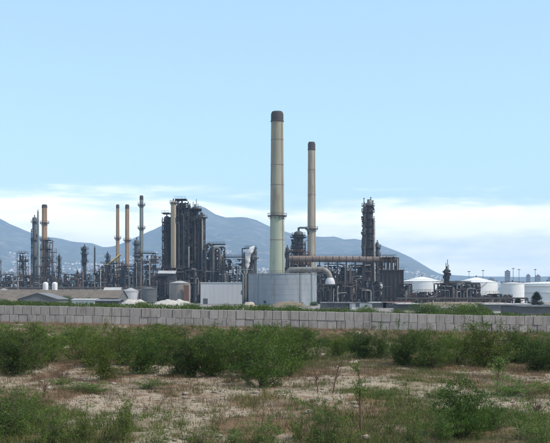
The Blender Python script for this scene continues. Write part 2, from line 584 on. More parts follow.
def build_ground():
    xs = np.concatenate([-np.geomspace(14000, 42, 40), np.arange(-40, 40.01, 0.3), np.geomspace(42, 14000, 40)])
    ys = np.concatenate([[-3000, -800, -200, -60, -20, 0, 8], np.arange(14, 30, 0.22), np.arange(30, 62, 0.3), np.arange(62, 118, 0.5), np.geomspace(119, 16000, 50)])
    Xg, Yg = np.meshgrid(xs, ys)
    Zg = ground_z(Xg, Yg)
    nx, ny = len(xs), len(ys)
    V = np.stack([Xg, Yg, Zg], -1).reshape(-1, 3)
    i = np.arange(nx * ny).reshape(ny, nx)
    Fq = np.stack([i[:-1, :-1], i[:-1, 1:], i[1:, 1:], i[1:, :-1]], -1).reshape(-1, 4)
    me = np_mesh("ground", V, Fq, None)
    for p_name, arr in (("sand", sand_amount(Xg, Yg)), ("brown", brown_amount(Xg, Yg))):
        a = me.attributes.new(p_name, "FLOAT", "POINT")
        a.data.foreach_set("value", arr.ravel().astype(np.float32))
    me.polygons.foreach_set("use_smooth", [True] * len(me.polygons))
    m = bpy.data.materials.new("field_soil")
    m.use_nodes = True
    n, l = nt(m)
    b = n["Principled BSDF"]
    b.inputs["Roughness"].default_value = 0.95
    b.inputs["Specular IOR Level"].default_value = 0.1
    geo = n.new("ShaderNodeNewGeometry")

    def ns(scale, detail=6, rough=0.6):
        t = n.new("ShaderNodeTexNoise")
        t.inputs["Scale"].default_value = scale
        t.inputs["Detail"].default_value = detail
        t.inputs["Roughness"].default_value = rough
        l.new(geo.outputs["Position"], t.inputs["Vector"])
        return t.outputs["Fac"]

    def rng(v, a, c):
        t = n.new("ShaderNodeMapRange")
        t.inputs["From Min"].default_value = a
        t.inputs["From Max"].default_value = c
        l.new(v, t.inputs["Value"])
        return t.outputs[0]

    def mixc(f, A, B):
        t = n.new("ShaderNodeMix"); t.data_type = "RGBA"
        l.new(f, t.inputs["Factor"])
        for s_, v in (("A", A), ("B", B)):
            if isinstance(v, tuple):
                t.inputs[s_].default_value = (*v, 1)
            else:
                l.new(v, t.inputs[s_])
        return t.outputs["Result"]

    def attr(name):
        t = n.new("ShaderNodeAttribute")
        t.attribute_name = name
        return t.outputs["Fac"]

    fine, mid, big = ns(7.0), ns(1.3), ns(0.35)
    litter = mixc(rng(fine, .35, .65), (0.085, 0.066, 0.034), (0.15, 0.112, 0.062))
    greeny = mixc(rng(mid, .42, .6), litter, (0.055, 0.062, 0.024))
    brown = mixc(attr("brown"), greeny, mixc(rng(fine, .35, .65), (0.185, 0.112, 0.066), (0.13, 0.082, 0.05)))
    sandc = mixc(rng(mid, .35, .65), (0.39, 0.33, 0.255), (0.26, 0.215, 0.16))
    sandc = mixc(rng(fine, .52, .66), sandc, (0.12, 0.098, 0.066))
    smix = n.new("ShaderNodeMath"); smix.operation = "MULTIPLY"
    l.new(attr("sand"), smix.inputs[0])
    l.new(rng(mid, .30, .52), smix.inputs[1])
    out = mixc(smix.outputs[0], brown, sandc)
    l.new(out, b.inputs["Base Color"])
    bp = n.new("ShaderNodeBump")
    bp.inputs["Strength"].default_value = 0.7
    bp.inputs["Distance"].default_value = 0.06
    l.new(fine, bp.inputs["Height"])
    l.new(bp.outputs[0], b.inputs["Normal"])
    me.materials.append(m)
    return struct(link("ground", me))


build_ground()

# refinery yard and the road beyond the wall, thin sheets on the ground
struct(MB().box(0, 720, GZ + 0.03, 1500, 1120, 0.06).build("refinery_yard", YARD, smooth=False))
struct(MB().box(70, 205, GZ + 0.06, 420, 9, 0.08).build("service_road", ROAD, smooth=False))

# ------------------------------------------------------------------ mountains
CREST = [(-900, 240), (-500, 215), (-250, 196), (-120, 205), (-60, 204), (-20, 213), (0, 218), (10, 224), (20, 228), (40, 236), (58, 238), (75, 242), (92, 243), (104, 247.5),
         (115, 246), (130, 240), (150, 231), (165, 224), (178, 214), (189, 208), (199, 205), (206, 208), (215, 214), (225, 217.5),
         (245, 217), (256, 219.5), (270, 226.5), (290, 233), (310, 236), (325, 237), (335, 236.5), (345, 239.5), (354, 238.5),
         (366, 241), (380, 244.5), (395, 250), (410, 257), (425, 265.5), (433, 270.5), (441, 274), (470, 276), (520, 277), (560, 276),
         (700, 272), (900, 266), (1300, 270)]
MD = 7000.0
_cx = np.array([X(p, MD) for p, _ in CREST])
_cz = np.array([Z(q, MD) for _, q in CREST])


def mountain_z(x, y):
    x = np.asarray(x, float); y = np.asarray(y, float)
    wob = (N2.fbm(x / 900.0, y / 900.0, 3) - 0.5) * 500
    c = np.interp(x * MD / np.maximum(y, 2500) * 0.55 + x * 0.45 + wob * 0.25 * np.clip(abs(y - MD) / 1500, 0, 1), _cx, _cz)
    t = np.where(y < MD, np.clip((y - 3300) / (MD - 3300), 0, 1) ** 1.75, np.clip(1 - (y - MD) / 3500, 0, 1) ** 1.2)
    g = 1 - abs(2 * N1.fbm(x / 420.0 + 40, y / 900.0 + 40, 4) - 1)
    rel = np.clip(abs(y - MD) / 900, 0, 1)
    return np.maximum(c * t + (g - 0.75) * 0.42 * c * t * rel + (N3.fbm(x / 60, y / 60, 2) - .5) * 5 * t, 0) - 3 * (1 - np.clip(t * 30, 0, 1))


def build_mountains():
    xs = np.arange(-6500, 6501, 36)
    ys = np.concatenate([np.arange(3200, 7000, 75), np.arange(7000, 10600, 200)])
    Xg, Yg = np.meshgrid(xs, ys)
    Zg = mountain_z(Xg, Yg) + GZ
    nx, ny = len(xs), len(ys)
    V = np.stack([Xg, Yg, Zg], -1).reshape(-1, 3)
    i = np.arange(nx * ny).reshape(ny, nx)
    Fq = np.stack([i[:-1, :-1], i[:-1, 1:], i[1:, 1:], i[1:, :-1]], -1).reshape(-1, 4)
    m = mat("mountain_scrub", (0.085, 0.09, 0.05), (0.035, 0.042, 0.032), 0.95, 0.0035, c3=(0.17, 0.14, 0.11))
    me = np_mesh("mountains", V, Fq, m)
    me.polygons.foreach_set("use_smooth", [True] * len(me.polygons))
    return struct(link("mountains", me))


build_mountains()


def build_suburb():
    rs = np.random.RandomState(5)
    V, Fc = [], []
    k = 0
    quad = np.array([(4, 5, 6, 7), (0, 1, 5, 4), (1, 2, 6, 5), (2, 3, 7, 6), (3, 0, 4, 7)])
    while k < 4200:
        y = rs.uniform(3350, 6000)
        x = rs.uniform(-0.36, 0.36) * y
        if N1.fbm(x / 260 + 7, y / 400, 3) < 0.46 + 0.14 * (y - 3350) / 2650:
            continue
        z = float(mountain_z(x, y)) + GZ
        if z > 260:
            continue
        w, d, h = rs.uniform(7, 15), rs.uniform(8, 16), rs.uniform(4, 8)
        if rs.rand() < 0.03:
            h *= 2.5
        b = np.array([(x + a * w / 2, y + c * d / 2, z + e) for e in (-3, h) for a, c in ((-1, -1), (1, -1), (1, 1), (-1, 1))])
        V.append(b)
        Fc.append(quad + 8 * k)
        k += 1
    m = bpy.data.materials.new("suburb_walls")
    m.use_nodes = True
    n, l = nt(m)
    g = n.new("ShaderNodeNewGeometry")
    cr = n.new("ShaderNodeValToRGB")
    cr.color_ramp.interpolation = "CONSTANT"
    e = cr.color_ramp.elements
    e[0].color = (0.38, 0.36, 0.34, 1)
    e[1].position = 0.3; e[1].color = (0.3, 0.17, 0.13, 1)
    for p, c in ((0.5, (0.45, 0.4, 0.34, 1)), (0.75, (0.5, 0.49, 0.47, 1)), (0.9, (0.2, 0.2, 0.21, 1))):
        q = e.new(p); q.color = c
    l.new(g.outputs["Random Per Island"], cr.inputs[0])
    l.new(cr.outputs[0], n["Principled BSDF"].inputs["Base Color"])
    me = np_mesh("suburb", np.concatenate(V), np.concatenate(Fc), m)
    o = link("suburb", me)
    tag(o, "pale scattered houses of a far suburb on the lower mountain slopes", "suburb")
    return stuff(o)


build_suburb()

# ------------------------------------------------------------------ haze
hb = MB().box(0, 3800, 300 - 3, 14600, 15000, 606).build("haze", STEEL, smooth=False)
hm = bpy.data.materials.new("haze_air")
hm.use_nodes = True
_n, _l = nt(hm)
_n.remove(_n["Principled BSDF"])
_pv = _n.new("ShaderNodeVolumePrincipled")
_pv.inputs["Color"].default_value = (0.45, 0.69, 1.0, 1)
_pv.inputs["Density"].default_value = HAZE_DENSITY
_pv.inputs["Anisotropy"].default_value = 0.0
_l.new(_pv.outputs[0], _n["Material Output"].inputs["Volume"])
hb.data.materials.clear()
hb.data.materials.append(hm)
hb["kind"] = "stuff"

# ------------------------------------------------------------------ block wall
def build_wall():
    ang = math.atan(0.0203)
    t = thing("block_wall", "long boundary wall of two courses of big grey concrete blocks", "wall", (0, WALL_D, -0.65))
    # one chamfered unit block, shared
    def unit(seed):
        rr = random.Random(seed)
        c = 0.022
        mb = MB()
        pts = []
        for sz in (-1, 1):
            for sx, sy in ((-1, -1), (1, -1), (1, 1), (-1, 1)):
                pts.append((sx, sy, sz))
        vs, idx = [], {}
        for i, (sx, sy, sz) in enumerate(pts):
            for ax in range(3):
                p = [sx * .5, sy * .5, sz * .5]
                for k in range(3):
                    if k != ax:
                        p[k] -= (sx, sy, sz)[k] * c * rr.uniform(0.5, 2.2)
                idx[(i, ax)] = len(vs)
                vs.append(tuple(p))
        fs = [[idx[(i, 2)] for i in (3, 2, 1, 0)], [idx[(i, 2)] for i in (4, 5, 6, 7)],
              [idx[(i, 1)] for i in (0, 1, 5, 4)], [idx[(i, 1)] for i in (2, 3, 7, 6)],
              [idx[(i, 0)] for i in (1, 2, 6, 5)], [idx[(i, 0)] for i in (3, 0, 4, 7)]]
        edges = [(0, 1, 1, 2), (1, 2, 0, 2), (2, 3, 1, 2), (3, 0, 0, 2), (4, 5, 1, 2), (5, 6, 0, 2), (6, 7, 1, 2), (7, 4, 0, 2), (0, 4, 0, 1), (1, 5, 0, 1), (2, 6, 0, 1), (3, 7, 0, 1)]
        for a, b, u, v in edges:
            fs.append([idx[(a, u)], idx[(b, u)], idx[(b, v)], idx[(a, v)]])
        for i in range(8):
            fs.append([idx[(i, 0)], idx[(i, 1)], idx[(i, 2)]])
        me = bpy.data.meshes.new("block")
        me.from_pydata(vs, [], fs)
        me.materials.append(BLOCK)
        import bmesh
        bm = bmesh.new(); bm.from_mesh(me)
        bmesh.ops.recalc_face_normals(bm, faces=bm.faces)
        bm.to_mesh(me); bm.free()
        return me
    units = [unit(s) for s in range(4)]
    rnd = random.Random(12)
    for row in range(2):
        s = -56.0 + (0.4 if row else 0)
        while s < 56:
            w = rnd.choice((.97, 1.0, 1.03, 1.06)) if rnd.random() > .07 else rnd.uniform(1.2, 1.4)
            h = 0.985 + rnd.uniform(-.02, .01)
            o = link("block", units[rnd.randrange(4)], t)
            o.scale = (w - rnd.uniform(0.025, 0.055), 0.62, h)
            mid = s + w / 2
            o.location = (mid * math.cos(ang), rnd.uniform(-.04, .04), -mid * math.sin(ang) + 0.5 + row * 0.995 + rnd.uniform(-.014, .014) + 0.03 * math.sin(mid * .21))
            o.rotation_euler = (rnd.uniform(-.012, .012), ang + rnd.uniform(-.004, .004), rnd.uniform(-.01, .01))
            s += w
    c = MB().box(0, 0.08, 0.95, 112, 0.30, 1.84).build("joint_fill", MORTAR, t, smooth=False)
    c.rotation_euler = (0, ang, 0)


build_wall()


# ------------------------------------------------------------------ refinery builders
def dome(r, z0, n=5, squash=0.5):
    return [(max(r * math.cos(a), 0.02), z0 + r * squash * math.sin(a)) for a in [math.pi / 2 * k / n for k in range(n + 1)]]


def railing(mb, r, z, n=14, h=1.1):
    mb.ring(r - .05, r + .05, z + h - .05, z + h + .06, n)
    for k in range(n):
        a = 2 * math.pi * k / n
        mb.tube((math.cos(a) * r, math.sin(a) * r, z), (math.cos(a) * r, math.sin(a) * r, z + h), 0.05, n=4)


def ladder(mb, x, y, z0, z1, w=0.5, step=2.4):
    for s in (-.5, .5):
        mb.tube((x + s * w, y, z0), (x + s * w, y, z1), 0.05, n=4)
    z = z0
    while z < z1:
        mb.box(x, y, z, w, .06, .06)
        z += step / 3


def column(label, px, wpx, ytop, D, m, plats=(), cat="distillation column", group=None, top="dome", seed=0, name="distillation_tower", plat_w=1.1, pipe=True, skirt=True, mplat=None, gear=26, loop=False, spike=False):
    """An upright process vessel with platforms, caged ladder, overhead pipe."""
    rnd = random.Random(seed)
    r = wpx / 2 / F * D
    H = Z(ytop, D) - GZ
    t = thing(name, label, cat, (X(px, D), D, GZ), group)
    hs = H - r * 0.55
    prof = [(r * 1.12, 0), (r * 1.12, 0.4), (r, 1.2)] if skirt else [(r, 0)]
    nseg = 5
    for k in range(1, nseg):
        z = 1.2 + (hs - 1.2) * k / nseg
        prof += [(r, z - .2), (r * 1.035, z - .18), (r * 1.035, z + .18), (r, z + .2)]
    prof += dome(r, hs, 5, 0.55)
    MB().lathe(prof, 20).build("shell", m, t)
    ns = MB()
    ns.tube((0, 0, H - .3), (0, 0, H + r * .5 + .6), max(r * .22, .25), n=8)
    ns.build("top_nozzle", STEEL, t)
    for py in plats:
        z = Z(py, D) - GZ
        p = MB()
        p.ring(r * 0.98, r + plat_w, z - .12, z + .12, 14)
        railing(p, r + plat_w - .08, z + .1, 12)
        for k in range(6):
            a = 2 * math.pi * k / 6 + .3
            p.tube((math.cos(a) * (r + plat_w - .2), math.sin(a) * (r + plat_w - .2), z - .1), (math.cos(a) * r * .97, math.sin(a) * r * .97, z - 1.2), .09, n=4)
        p.build("platform", mplat or STEEL, t)
    if gear:
        g = MB()
        for k in range(gear):
            a = rnd.choice((rnd.uniform(-.9, .5), rnd.uniform(2.6, 4.0), rnd.uniform(-3.1, 0)))
            z = rnd.uniform(.12, .97) * hs
            d_ = rnd.uniform(.3, 1.0)
            q_ = r + d_ * .5
            if rnd.random() < .6:
                g.box(math.cos(a) * q_, math.sin(a) * q_, z, d_ + .3, rnd.uniform(.3, .9), rnd.uniform(.25, 1.6), a)
            else:
                g.tube((math.cos(a) * q_, math.sin(a) * q_, z), (math.cos(a) * q_, math.sin(a) * q_, max(z - rnd.uniform(2, 9), .3)), rnd.uniform(.09, .2), n=5)
        if spike:
            for x_, y_, h_ in ((-.5, -.3, 2.6), (.4, .1, 4.2), (.9, -.3, 1.8)):
                g.tube((x_ * r, y_ * r, H - r * .8), (x_ * r, y_ * r, H + h_), .16, n=5)
        stuff(g.build("small_pipework", STEEL, t))
    lm = MB()
    a = rnd.uniform(-1.9, -1.2)
    ladder(lm, (r + .35) * math.cos(a), (r + .35) * math.sin(a), 1, (Z(plats[0], D) - GZ) if plats else H * .9)
    lm.build("ladder", STEEL, t)
    if pipe:
        a = rnd.choice((-.5, -2.6, 0.1, 3.0))
        pr = max(r * .22, .22)
        q = r + pr + .35
        x, y = math.cos(a) * q, math.sin(a) * q
        pts = [(0, 0, H), (0, 0, H + r * .5 + .5), (x * .3, y * .3, H + r * .5 + 1.1), (x * .75, y * .75, H + r * .5 + 1.0), (x, y, H + r * .3), (x, y, H * .5), (x, y, 2)]
        if not loop:
            zl = H * rnd.uniform(.86, .95) - r * .6
            pts = [(x * .5, y * .5, zl), (x * .9, y * .9, zl), (x, y, zl - .4), (x, y, H * .5), (x, y, 2)]
        MB().path(pts, pr, 8).build("overhead_pipe", rnd.choice((GALV, LAGGING, m)), t)
        a += 1.4
        MB().path([(math.cos(a) * r * .9, math.sin(a) * r * .9, H * .62), (math.cos(a) * (q + .1), math.sin(a) * (q + .1), H * .62), (math.cos(a) * (q + .1), math.sin(a) * (q + .1), H * .6), (math.cos(a) * (q + .1), math.sin(a) * (q + .1), 1)], pr * .7, 8).build("side_pipe", rnd.choice((GALV, STEEL)), t)
    return t


def stack(label, px, w_top, w_bot, ytop, D, m_up, m_low=None, split=None, bands=(), plat=(), cap=8, group=None, cat="chimney", n=28):
    rt, rb = w_top / 2 / F * D, w_bot / 2 / F * D
    H = Z(ytop, D) - GZ
    t = thing("smokestack", label, cat, (X(px, D), D, GZ), group)
    rad = lambda z: rb + (rt - rb) * min(z / H, 1)
    zc = H - cap / F * D
    zs = Z(split, D) - GZ if split else 0
    def seg(z0, z1, name, mm):
        k = 10
        MB().lathe([(rad(z0 + (z1 - z0) * i / k), z0 + (z1 - z0) * i / k) for i in range(k + 1)], n).build(name, mm, t)
    if split:
        seg(0, zs, "lower_shell", m_low)
    seg(zs, zc, "upper_shell" if split else "shell", m_up)
    c = MB()
    rc = rad(zc)
    c.lathe([(rc * 1.09, zc - .15), (rc * 1.10, zc + .2), (rc * 1.03, zc + .4), (rc * 1.02, zc + (H - zc) * .75), (rc * .9, H - .35), (rc * .8, H), (rc * .62, H), (rc * .6, H - 1.5)], n)
    c.build("cap", SOOT, t)
    for py in bands:
        z = Z(py, D) - GZ
        MB().ring(rad(z) * .99, rad(z) * 1.02, z - .16, z + .16, n).build("band", DUCT, t)
    for py in plat:
        z = Z(py, D) - GZ
        p = MB().ring(rad(z) * .99, rad(z) + 1.3, z - .15, z + .15, n)
        railing(p, rad(z) + 1.2, z + .1, 20)
        for k in range(10):
            a = 2 * math.pi * k / 10
            p.tube((math.cos(a) * (rad(z) + 1.1), math.sin(a) * (rad(z) + 1.1), z - .1), (math.cos(a) * rad(z - 1.5) * .99, math.sin(a) * rad(z - 1.5) * .99, z - 1.6), .1, n=4)
        p.build("platform", STEEL, t)
    lm = MB()
    for k in range(10):   # ladder follows the taper
        z0, z1 = 2 + (zc - 2) * k / 10, 2 + (zc - 2) * (k + 1) / 10
        a = -.75
        ra, rb_ = rad(z0) + .3, rad(z1) + .3
        for s_ in (-.035, .035):
            lm.tube((ra * math.cos(a + s_), ra * math.sin(a + s_), z0), (rb_ * math.cos(a + s_), rb_ * math.sin(a + s_), z1), .05, n=4)
        for j in range(8):
            f = (j + .5) / 8
            rr_ = ra + (rb_ - ra) * f
            lm.box(rr_ * math.cos(a), rr_ * math.sin(a), z0 + (z1 - z0) * f, .07, .45, .06, a)
    lm.build("ladder", DUCT, t)
    return t


def hdrum(mb, x, y, z, L, r, axis="x", n=14):
    prof = []
    k = 4
    for i in range(k + 1):
        a = math.pi / 2 * i / k
        prof.append((max(r * math.sin(a), .02), -L / 2 - r * .5 * math.cos(a)))
    prof += [(r, L / 2)] + [(max(r * math.cos(math.pi / 2 * i / k), .02), L / 2 + r * .5 * math.sin(math.pi / 2 * i / k)) for i in range(1, k + 1)]
    tmp = MB().lathe(prof, n)
    vs = [((x + q[2], y + q[0], z + q[1]) if axis == "x" else (x + q[0], y + q[2], z + q[1])) for q in tmp.v]
    fs = tmp.f if axis == "x" else [tuple(reversed(f)) for f in tmp.f]
    return mb.add(vs, fs)


def frame(label, px0, px1, ytop, D, depth, nb, levels, seed, m=STEEL, cat="process unit", group=None, name="process_structure",
          fill=0.7, pipes=8, vessel_mats=(STEEL, GALV, STEEL_BLUE), all_decks=False, braces=0.35, clutter=26, pipe_mats=None, ragged=0.25, post=0.28):
    """Open steel structure: posts and beams, decks, vessels on the decks, risers, small pipework."""
    rnd = random.Random(seed)
    x0, x1 = X(px0, D), X(px1, D)
    W, xc = x1 - x0, (x0 + x1) / 2
    H = Z(ytop, D) - GZ
    t = thing(name, label, cat, (xc, D + depth / 2, GZ), group)
    lv = [H * (k + 1) / levels for k in range(levels)]
    xs = [-W / 2 + W * i / nb for i in range(nb + 1)]
    tops = [H * (1 - (rnd.random() * ragged if 0 < i < nb else rnd.random() * ragged * .6)) for i in range(nb + 1)]
    tops[rnd.randrange(nb + 1)] = H
    fr = MB()
    for i, x in enumerate(xs):
        for y in (-depth / 2, depth / 2):
            fr.box(x, y, tops[i] / 2, post, post, tops[i])
    for z in lv:
        for i in range(nb):
            if z > max(tops[i], tops[i + 1]) + .1:
                continue
            for y in (-depth / 2, depth / 2):
                fr.box((xs[i] + xs[i + 1]) / 2, y - .02, z - .16, xs[i + 1] - xs[i] - post * .9, post * .7, .3)
        for i, x in enumerate(xs):
            if z <= tops[i] + .1:
                fr.box(x, 0, z - .2, post * .7, depth - post, .28)
    zprev = 0
    for z in lv:
        for i in range(nb):
            if rnd.random() < braces and z <= min(tops[i], tops[i + 1]) + .1:
                a, b = (xs[i], xs[i + 1]) if rnd.random() < .5 else (xs[i + 1], xs[i])
                fr.tube((a, -depth / 2 - .05, zprev + .2), (b, -depth / 2 - .05, z - .3), .11, n=4)
        zprev = z
    stuff(fr.build("steel_frame", m, t, smooth=False))
    for li, z in enumerate(lv):
        if not all_decks and rnd.random() > fill + .35:
            continue
        i0 = rnd.randrange(0, max(nb // 2, 1))
        i1 = rnd.randrange(max(nb // 2, 1), nb) + 1
        if all_decks:
            i0, i1 = (0, nb) if li < levels - 1 else (0, nb - 1)
        a, b = xs[i0] - .5, xs[min(i1, nb)] + .5
        d = MB().box((a + b) / 2, 0, z + .05, b - a, depth + 1.4, .14)
        for y in (-depth / 2 - .7, depth / 2 + .7):
            d.box((a + b) / 2, y, z + 1.15, b - a, .08, .1)
            d.box((a + b) / 2, y, z + .65, b - a, .06, .07)
            q = a
            while q <= b:
                d.box(q, y, z + .6, .08, .08, 1.1)
                q += 1.8
        d.build("deck", m, t, smooth=False)
    bay_h = H / levels
    for rowy in (-.22, .28):
      for li in range(levels):
        zb = 0.1 if li == 0 else lv[li - 1] + .12
        for i in range(nb):
            if rnd.random() > fill or zb + bay_h * .8 > max(tops[i], tops[i + 1]):
                continue
            bw = xs[i + 1] - xs[i]
            x = (xs[i] + xs[i + 1]) / 2 + rnd.uniform(-.12, .12) * bw
            y = (rowy + rnd.uniform(-.08, .08)) * depth
            vb = MB()
            mm = rnd.choice(vessel_mats)
            q = rnd.random()
            if q < .42:
                r = min(bw * .40, 2.0) * rnd.uniform(.6, 1)
                h = bay_h * rnd.uniform(.55, .9)
                vb.lathe([(r * .8, zb), (r * .8, zb + .5), (r, zb + .6)] + [(a, b) for a, b in dome(r, zb + h - r * .5, 4, .5)], 12, x, y)
                vb.tube((x, y, zb + h - .2), (x, y, zb + h + .7), r * .2, n=6)
            elif q < .8:
                r = min(bay_h * .36, bw * .34, 1.9) * rnd.uniform(.6, 1)
                hdrum(vb, x, y, zb + r + .5, bw * .72, r)
                for s_ in (-.22, .22):
                    vb.box(x + s_ * bw, y, zb + .3, .3, r * 1.3, .6)
            else:
                w_, h_ = bw * rnd.uniform(.5, .85), bay_h * rnd.uniform(.4, .75)
                vb.box(x, y, zb + h_ / 2 + .2, w_, depth * .25, h_)
                for s_ in (-.3, 0, .3):
                    vb.box(x + s_ * w_, y - depth * .13, zb + h_ / 2 + .2, .2, .2, h_ * .96)
                mm = rnd.choice((STEEL, STEEL_BROWN, mm))
            vb.build("vessel", mm, t)
    for k in range(pipes):
        x = rnd.uniform(-W / 2, W / 2)
        y = -depth / 2 - rnd.uniform(.3, .9)
        z0 = rnd.uniform(0, .35) * H
        z1 = rnd.uniform(.5, 1.02) * H
        x2 = x + rnd.uniform(-1, 1) * W * .3
        rr = rnd.choice((.16, .22, .32, .42))
        pts = [(x, y, z0), (x, y, z1 - .8), (x + (.3 if x2 > x else -.3), y, z1 - .2), (x2, y, z1)]
        if rnd.random() < .5:
            pts += [(x2, y + .5, z1), (x2, y + depth * .5, z1)]
        MB().path(pts, rr, 6).build("pipe", rnd.choice(pipe_mats or (GALV, LAGGING, STEEL, STEEL, STEEL_BROWN, STEEL_BROWN)), t)
    cl = MB()
    for k in range(int(clutter * 2.2)):
        x = rnd.uniform(-W / 2, W / 2)
        y = rnd.uniform(-.6, .5) * depth
        z = rnd.uniform(0.3, H * .96)
        q = rnd.random()
        if q < .4:
            cl.box(x, y, z, rnd.uniform(.4, 1.4), rnd.uniform(.4, 1.2), rnd.uniform(.4, 1.5))
        elif q < .7:
            cl.tube((x, y, z), (min(x + rnd.uniform(1, 5), W / 2 + .3), y, z), rnd.uniform(.08, .2), n=5)
        else:
            cl.tube((x, y, max(z - rnd.uniform(1, 5), 0)), (x, y, z), rnd.uniform(.08, .2), n=5)
    stuff(cl.build("small_pipework", rnd.choice((STEEL, STEEL_BROWN, STEEL)), t))
    return t


def tank(label, px0, px1, ytop, D, m, yapex=None, roof_m=None, group=None, ribs=0, rail=True, stair=False, cat="storage tank", n=64, girders=()):
    r = (px1 - px0) / 2 / F * D
    H = Z(ytop, D) - GZ
    t = thing("storage_tank", label, cat, (X((px0 + px1) / 2, D), D + r, GZ), group)
    s = MB()
    prof = [(r * 1.01, 0), (r * 1.01, .3), (r, .32)]
    nr = max(ribs, 1)
    for k in range(1, nr):
        z = H * k / nr
        prof += [(r, z - .03), (r + .035, z - .02), (r + .035, z + .02), (r, z + .03)]
    prof += [(r, H - .3), (r + .16, H - .28), (r + .16, H), (r - .05, H)]
    if yapex is None:
        prof += [(r - .05, H - 1.0)]
    s.lathe(prof, n).build("shell", m, t)
    if yapex is not None:
        Ha = Z(yapex, D + r) - GZ
        q = []
        for k in range(7):
            f = k / 6
            q.append((max((r - .06) * (1 - f), .05), H - .02 + (Ha - H) * (1 - (1 - f) ** 1.12)))
        MB().lathe(q, n).build("roof", roof_m or m, t)
        v = MB().tube((0, 0, Ha - .2), (0, 0, Ha + 1), .4, n=8)
        v.build("vent", STEEL, t)
    for py in girders:
        z = Z(py, D) - GZ
        MB().ring(r * .999, r + .7, z - .12, z + .12, n).build("wind_girder", m, t)
    if rail:
        p = MB()
        p.ring(r - .2, r - .12, H + 1.0, H + 1.1, n)
        for k in range(n):
            a = 2 * math.pi * k / n
            p.box(math.cos(a) * (r - .16), math.sin(a) * (r - .16), H + .5, .07, .07, 1.05)
        p.build("handrail", GALV, t)
    if stair:
        p = MB()
        a0, a1 = -2.5, -1.2
        K = int(max(14, H * 2))
        for k in range(K):
            a = a0 + (a1 - a0) * k / K
            p.box(math.cos(a) * (r + .35), math.sin(a) * (r + .35), H * (k + .5) / K, .5, .5, .05, a)
        for k in range(K):
            a = a0 + (a1 - a0) * k / K
            p.box(math.cos(a) * (r + .85), math.sin(a) * (r + .85), H * (k + .5) / K + .5, .06, .06, 1.1, a)
        p.build("stair", GALV, t)
    nz = MB()
    for a in (-1.75, -1.45, -1.0):
        nz.tube((math.cos(a) * r * .98, math.sin(a) * r * .98, .9), (math.cos(a) * (r + 1.2), math.sin(a) * (r + 1.2), .9), .3, n=8)
    nz.build("nozzle", GALV, t)
    return t


def shed(label, px0, px1, yeave, ypeak, D, depth, wm, rm, cat="shed", name="shed", gable="front", door=True, windows=3, group=None, roof_over=.35, zb=GZ, rz=0.0):
    x0, x1 = X(px0, D), X(px1, D)
    W = x1 - x0
    he, hp = Z(yeave, D) - zb, Z(ypeak, D if gable == "front" else D + depth / 2) - zb
    he = max(he, 1.6); hp = max(hp, he + .15)
    t = thing(name, label, cat, ((x0 + x1) / 2, D + depth / 2, zb), group, rz)
    if gable == "front":
        MB().prism([(-W / 2, 0), (W / 2, 0), (W / 2, he), (0, hp), (-W / 2, he)], -depth / 2, depth / 2).build("walls", wm, t, smooth=False)
        o = roof_over
        k = (hp - he) / (W / 2)
        r = MB()
        for s in (-1, 1):
            a = [(0.01 * s, hp + .03), (s * (W / 2 + o), he - k * o + .03), (s * (W / 2 + o), he - k * o + .18), (0.01 * s, hp + .18)]
            r.prism(a if s < 0 else a[::-1], -depth / 2 - o, depth / 2 + o)
        r.build("roof", rm, t, smooth=False)
    else:
        poly = [(-depth / 2, 0), (depth / 2, 0), (depth / 2, he), (0, hp), (-depth / 2, he)]
        tmp = MB().prism(poly, -W / 2, W / 2)
        MB().add([(q[1], q[0], q[2]) for q in tmp.v], [tuple(reversed(f)) for f in tmp.f]).build("walls", wm, t, smooth=False)
        o = roof_over
        k = (hp - he) / (depth / 2)
        r = MB()
        for s in (-1, 1):
            a = [(0.01 * s, hp + .03), (s * (depth / 2 + o), he - k * o + .03), (s * (depth / 2 + o), he - k * o + .18), (0.01 * s, hp + .18)]
            tmp = MB().prism(a if s < 0 else a[::-1], -W / 2 - o, W / 2 + o)
            r.add([(q[1], q[0], q[2]) for q in tmp.v], [tuple(reversed(f)) for f in tmp.f])
        # standing seams
        nse = max(int(W / 1.6), 2)
        for i in range(nse + 1):
            x = -W / 2 + W * i / nse
            r.tube((x, -depth / 2 - o, he - k * o + .21), (x, 0, hp + .21), .05, n=4)
        r.build("roof", rm, t, smooth=False)
    yf = -depth / 2 - .03
    if door:
        MB().box(-W * .22, yf, 1.2, min(2.4, W * .2), .08, min(2.4, he * .8)).build("door", STEEL_BLUE, t, smooth=False)
    for i in range(windows):
        x = W * (-.05 + .5 * (i + .5) / max(windows, 1))
        f = MB().box(x, yf, he * .6, min(1.4, W * .11), .08, min(.9, he * .3)).build("window", WALL_SHED, t, smooth=False)
        MB().box(x, yf - .05, he * .6, min(1.2, W * .09), .04, min(.7, he * .22)).build("pane", GLASS, f, smooth=False)
    return t


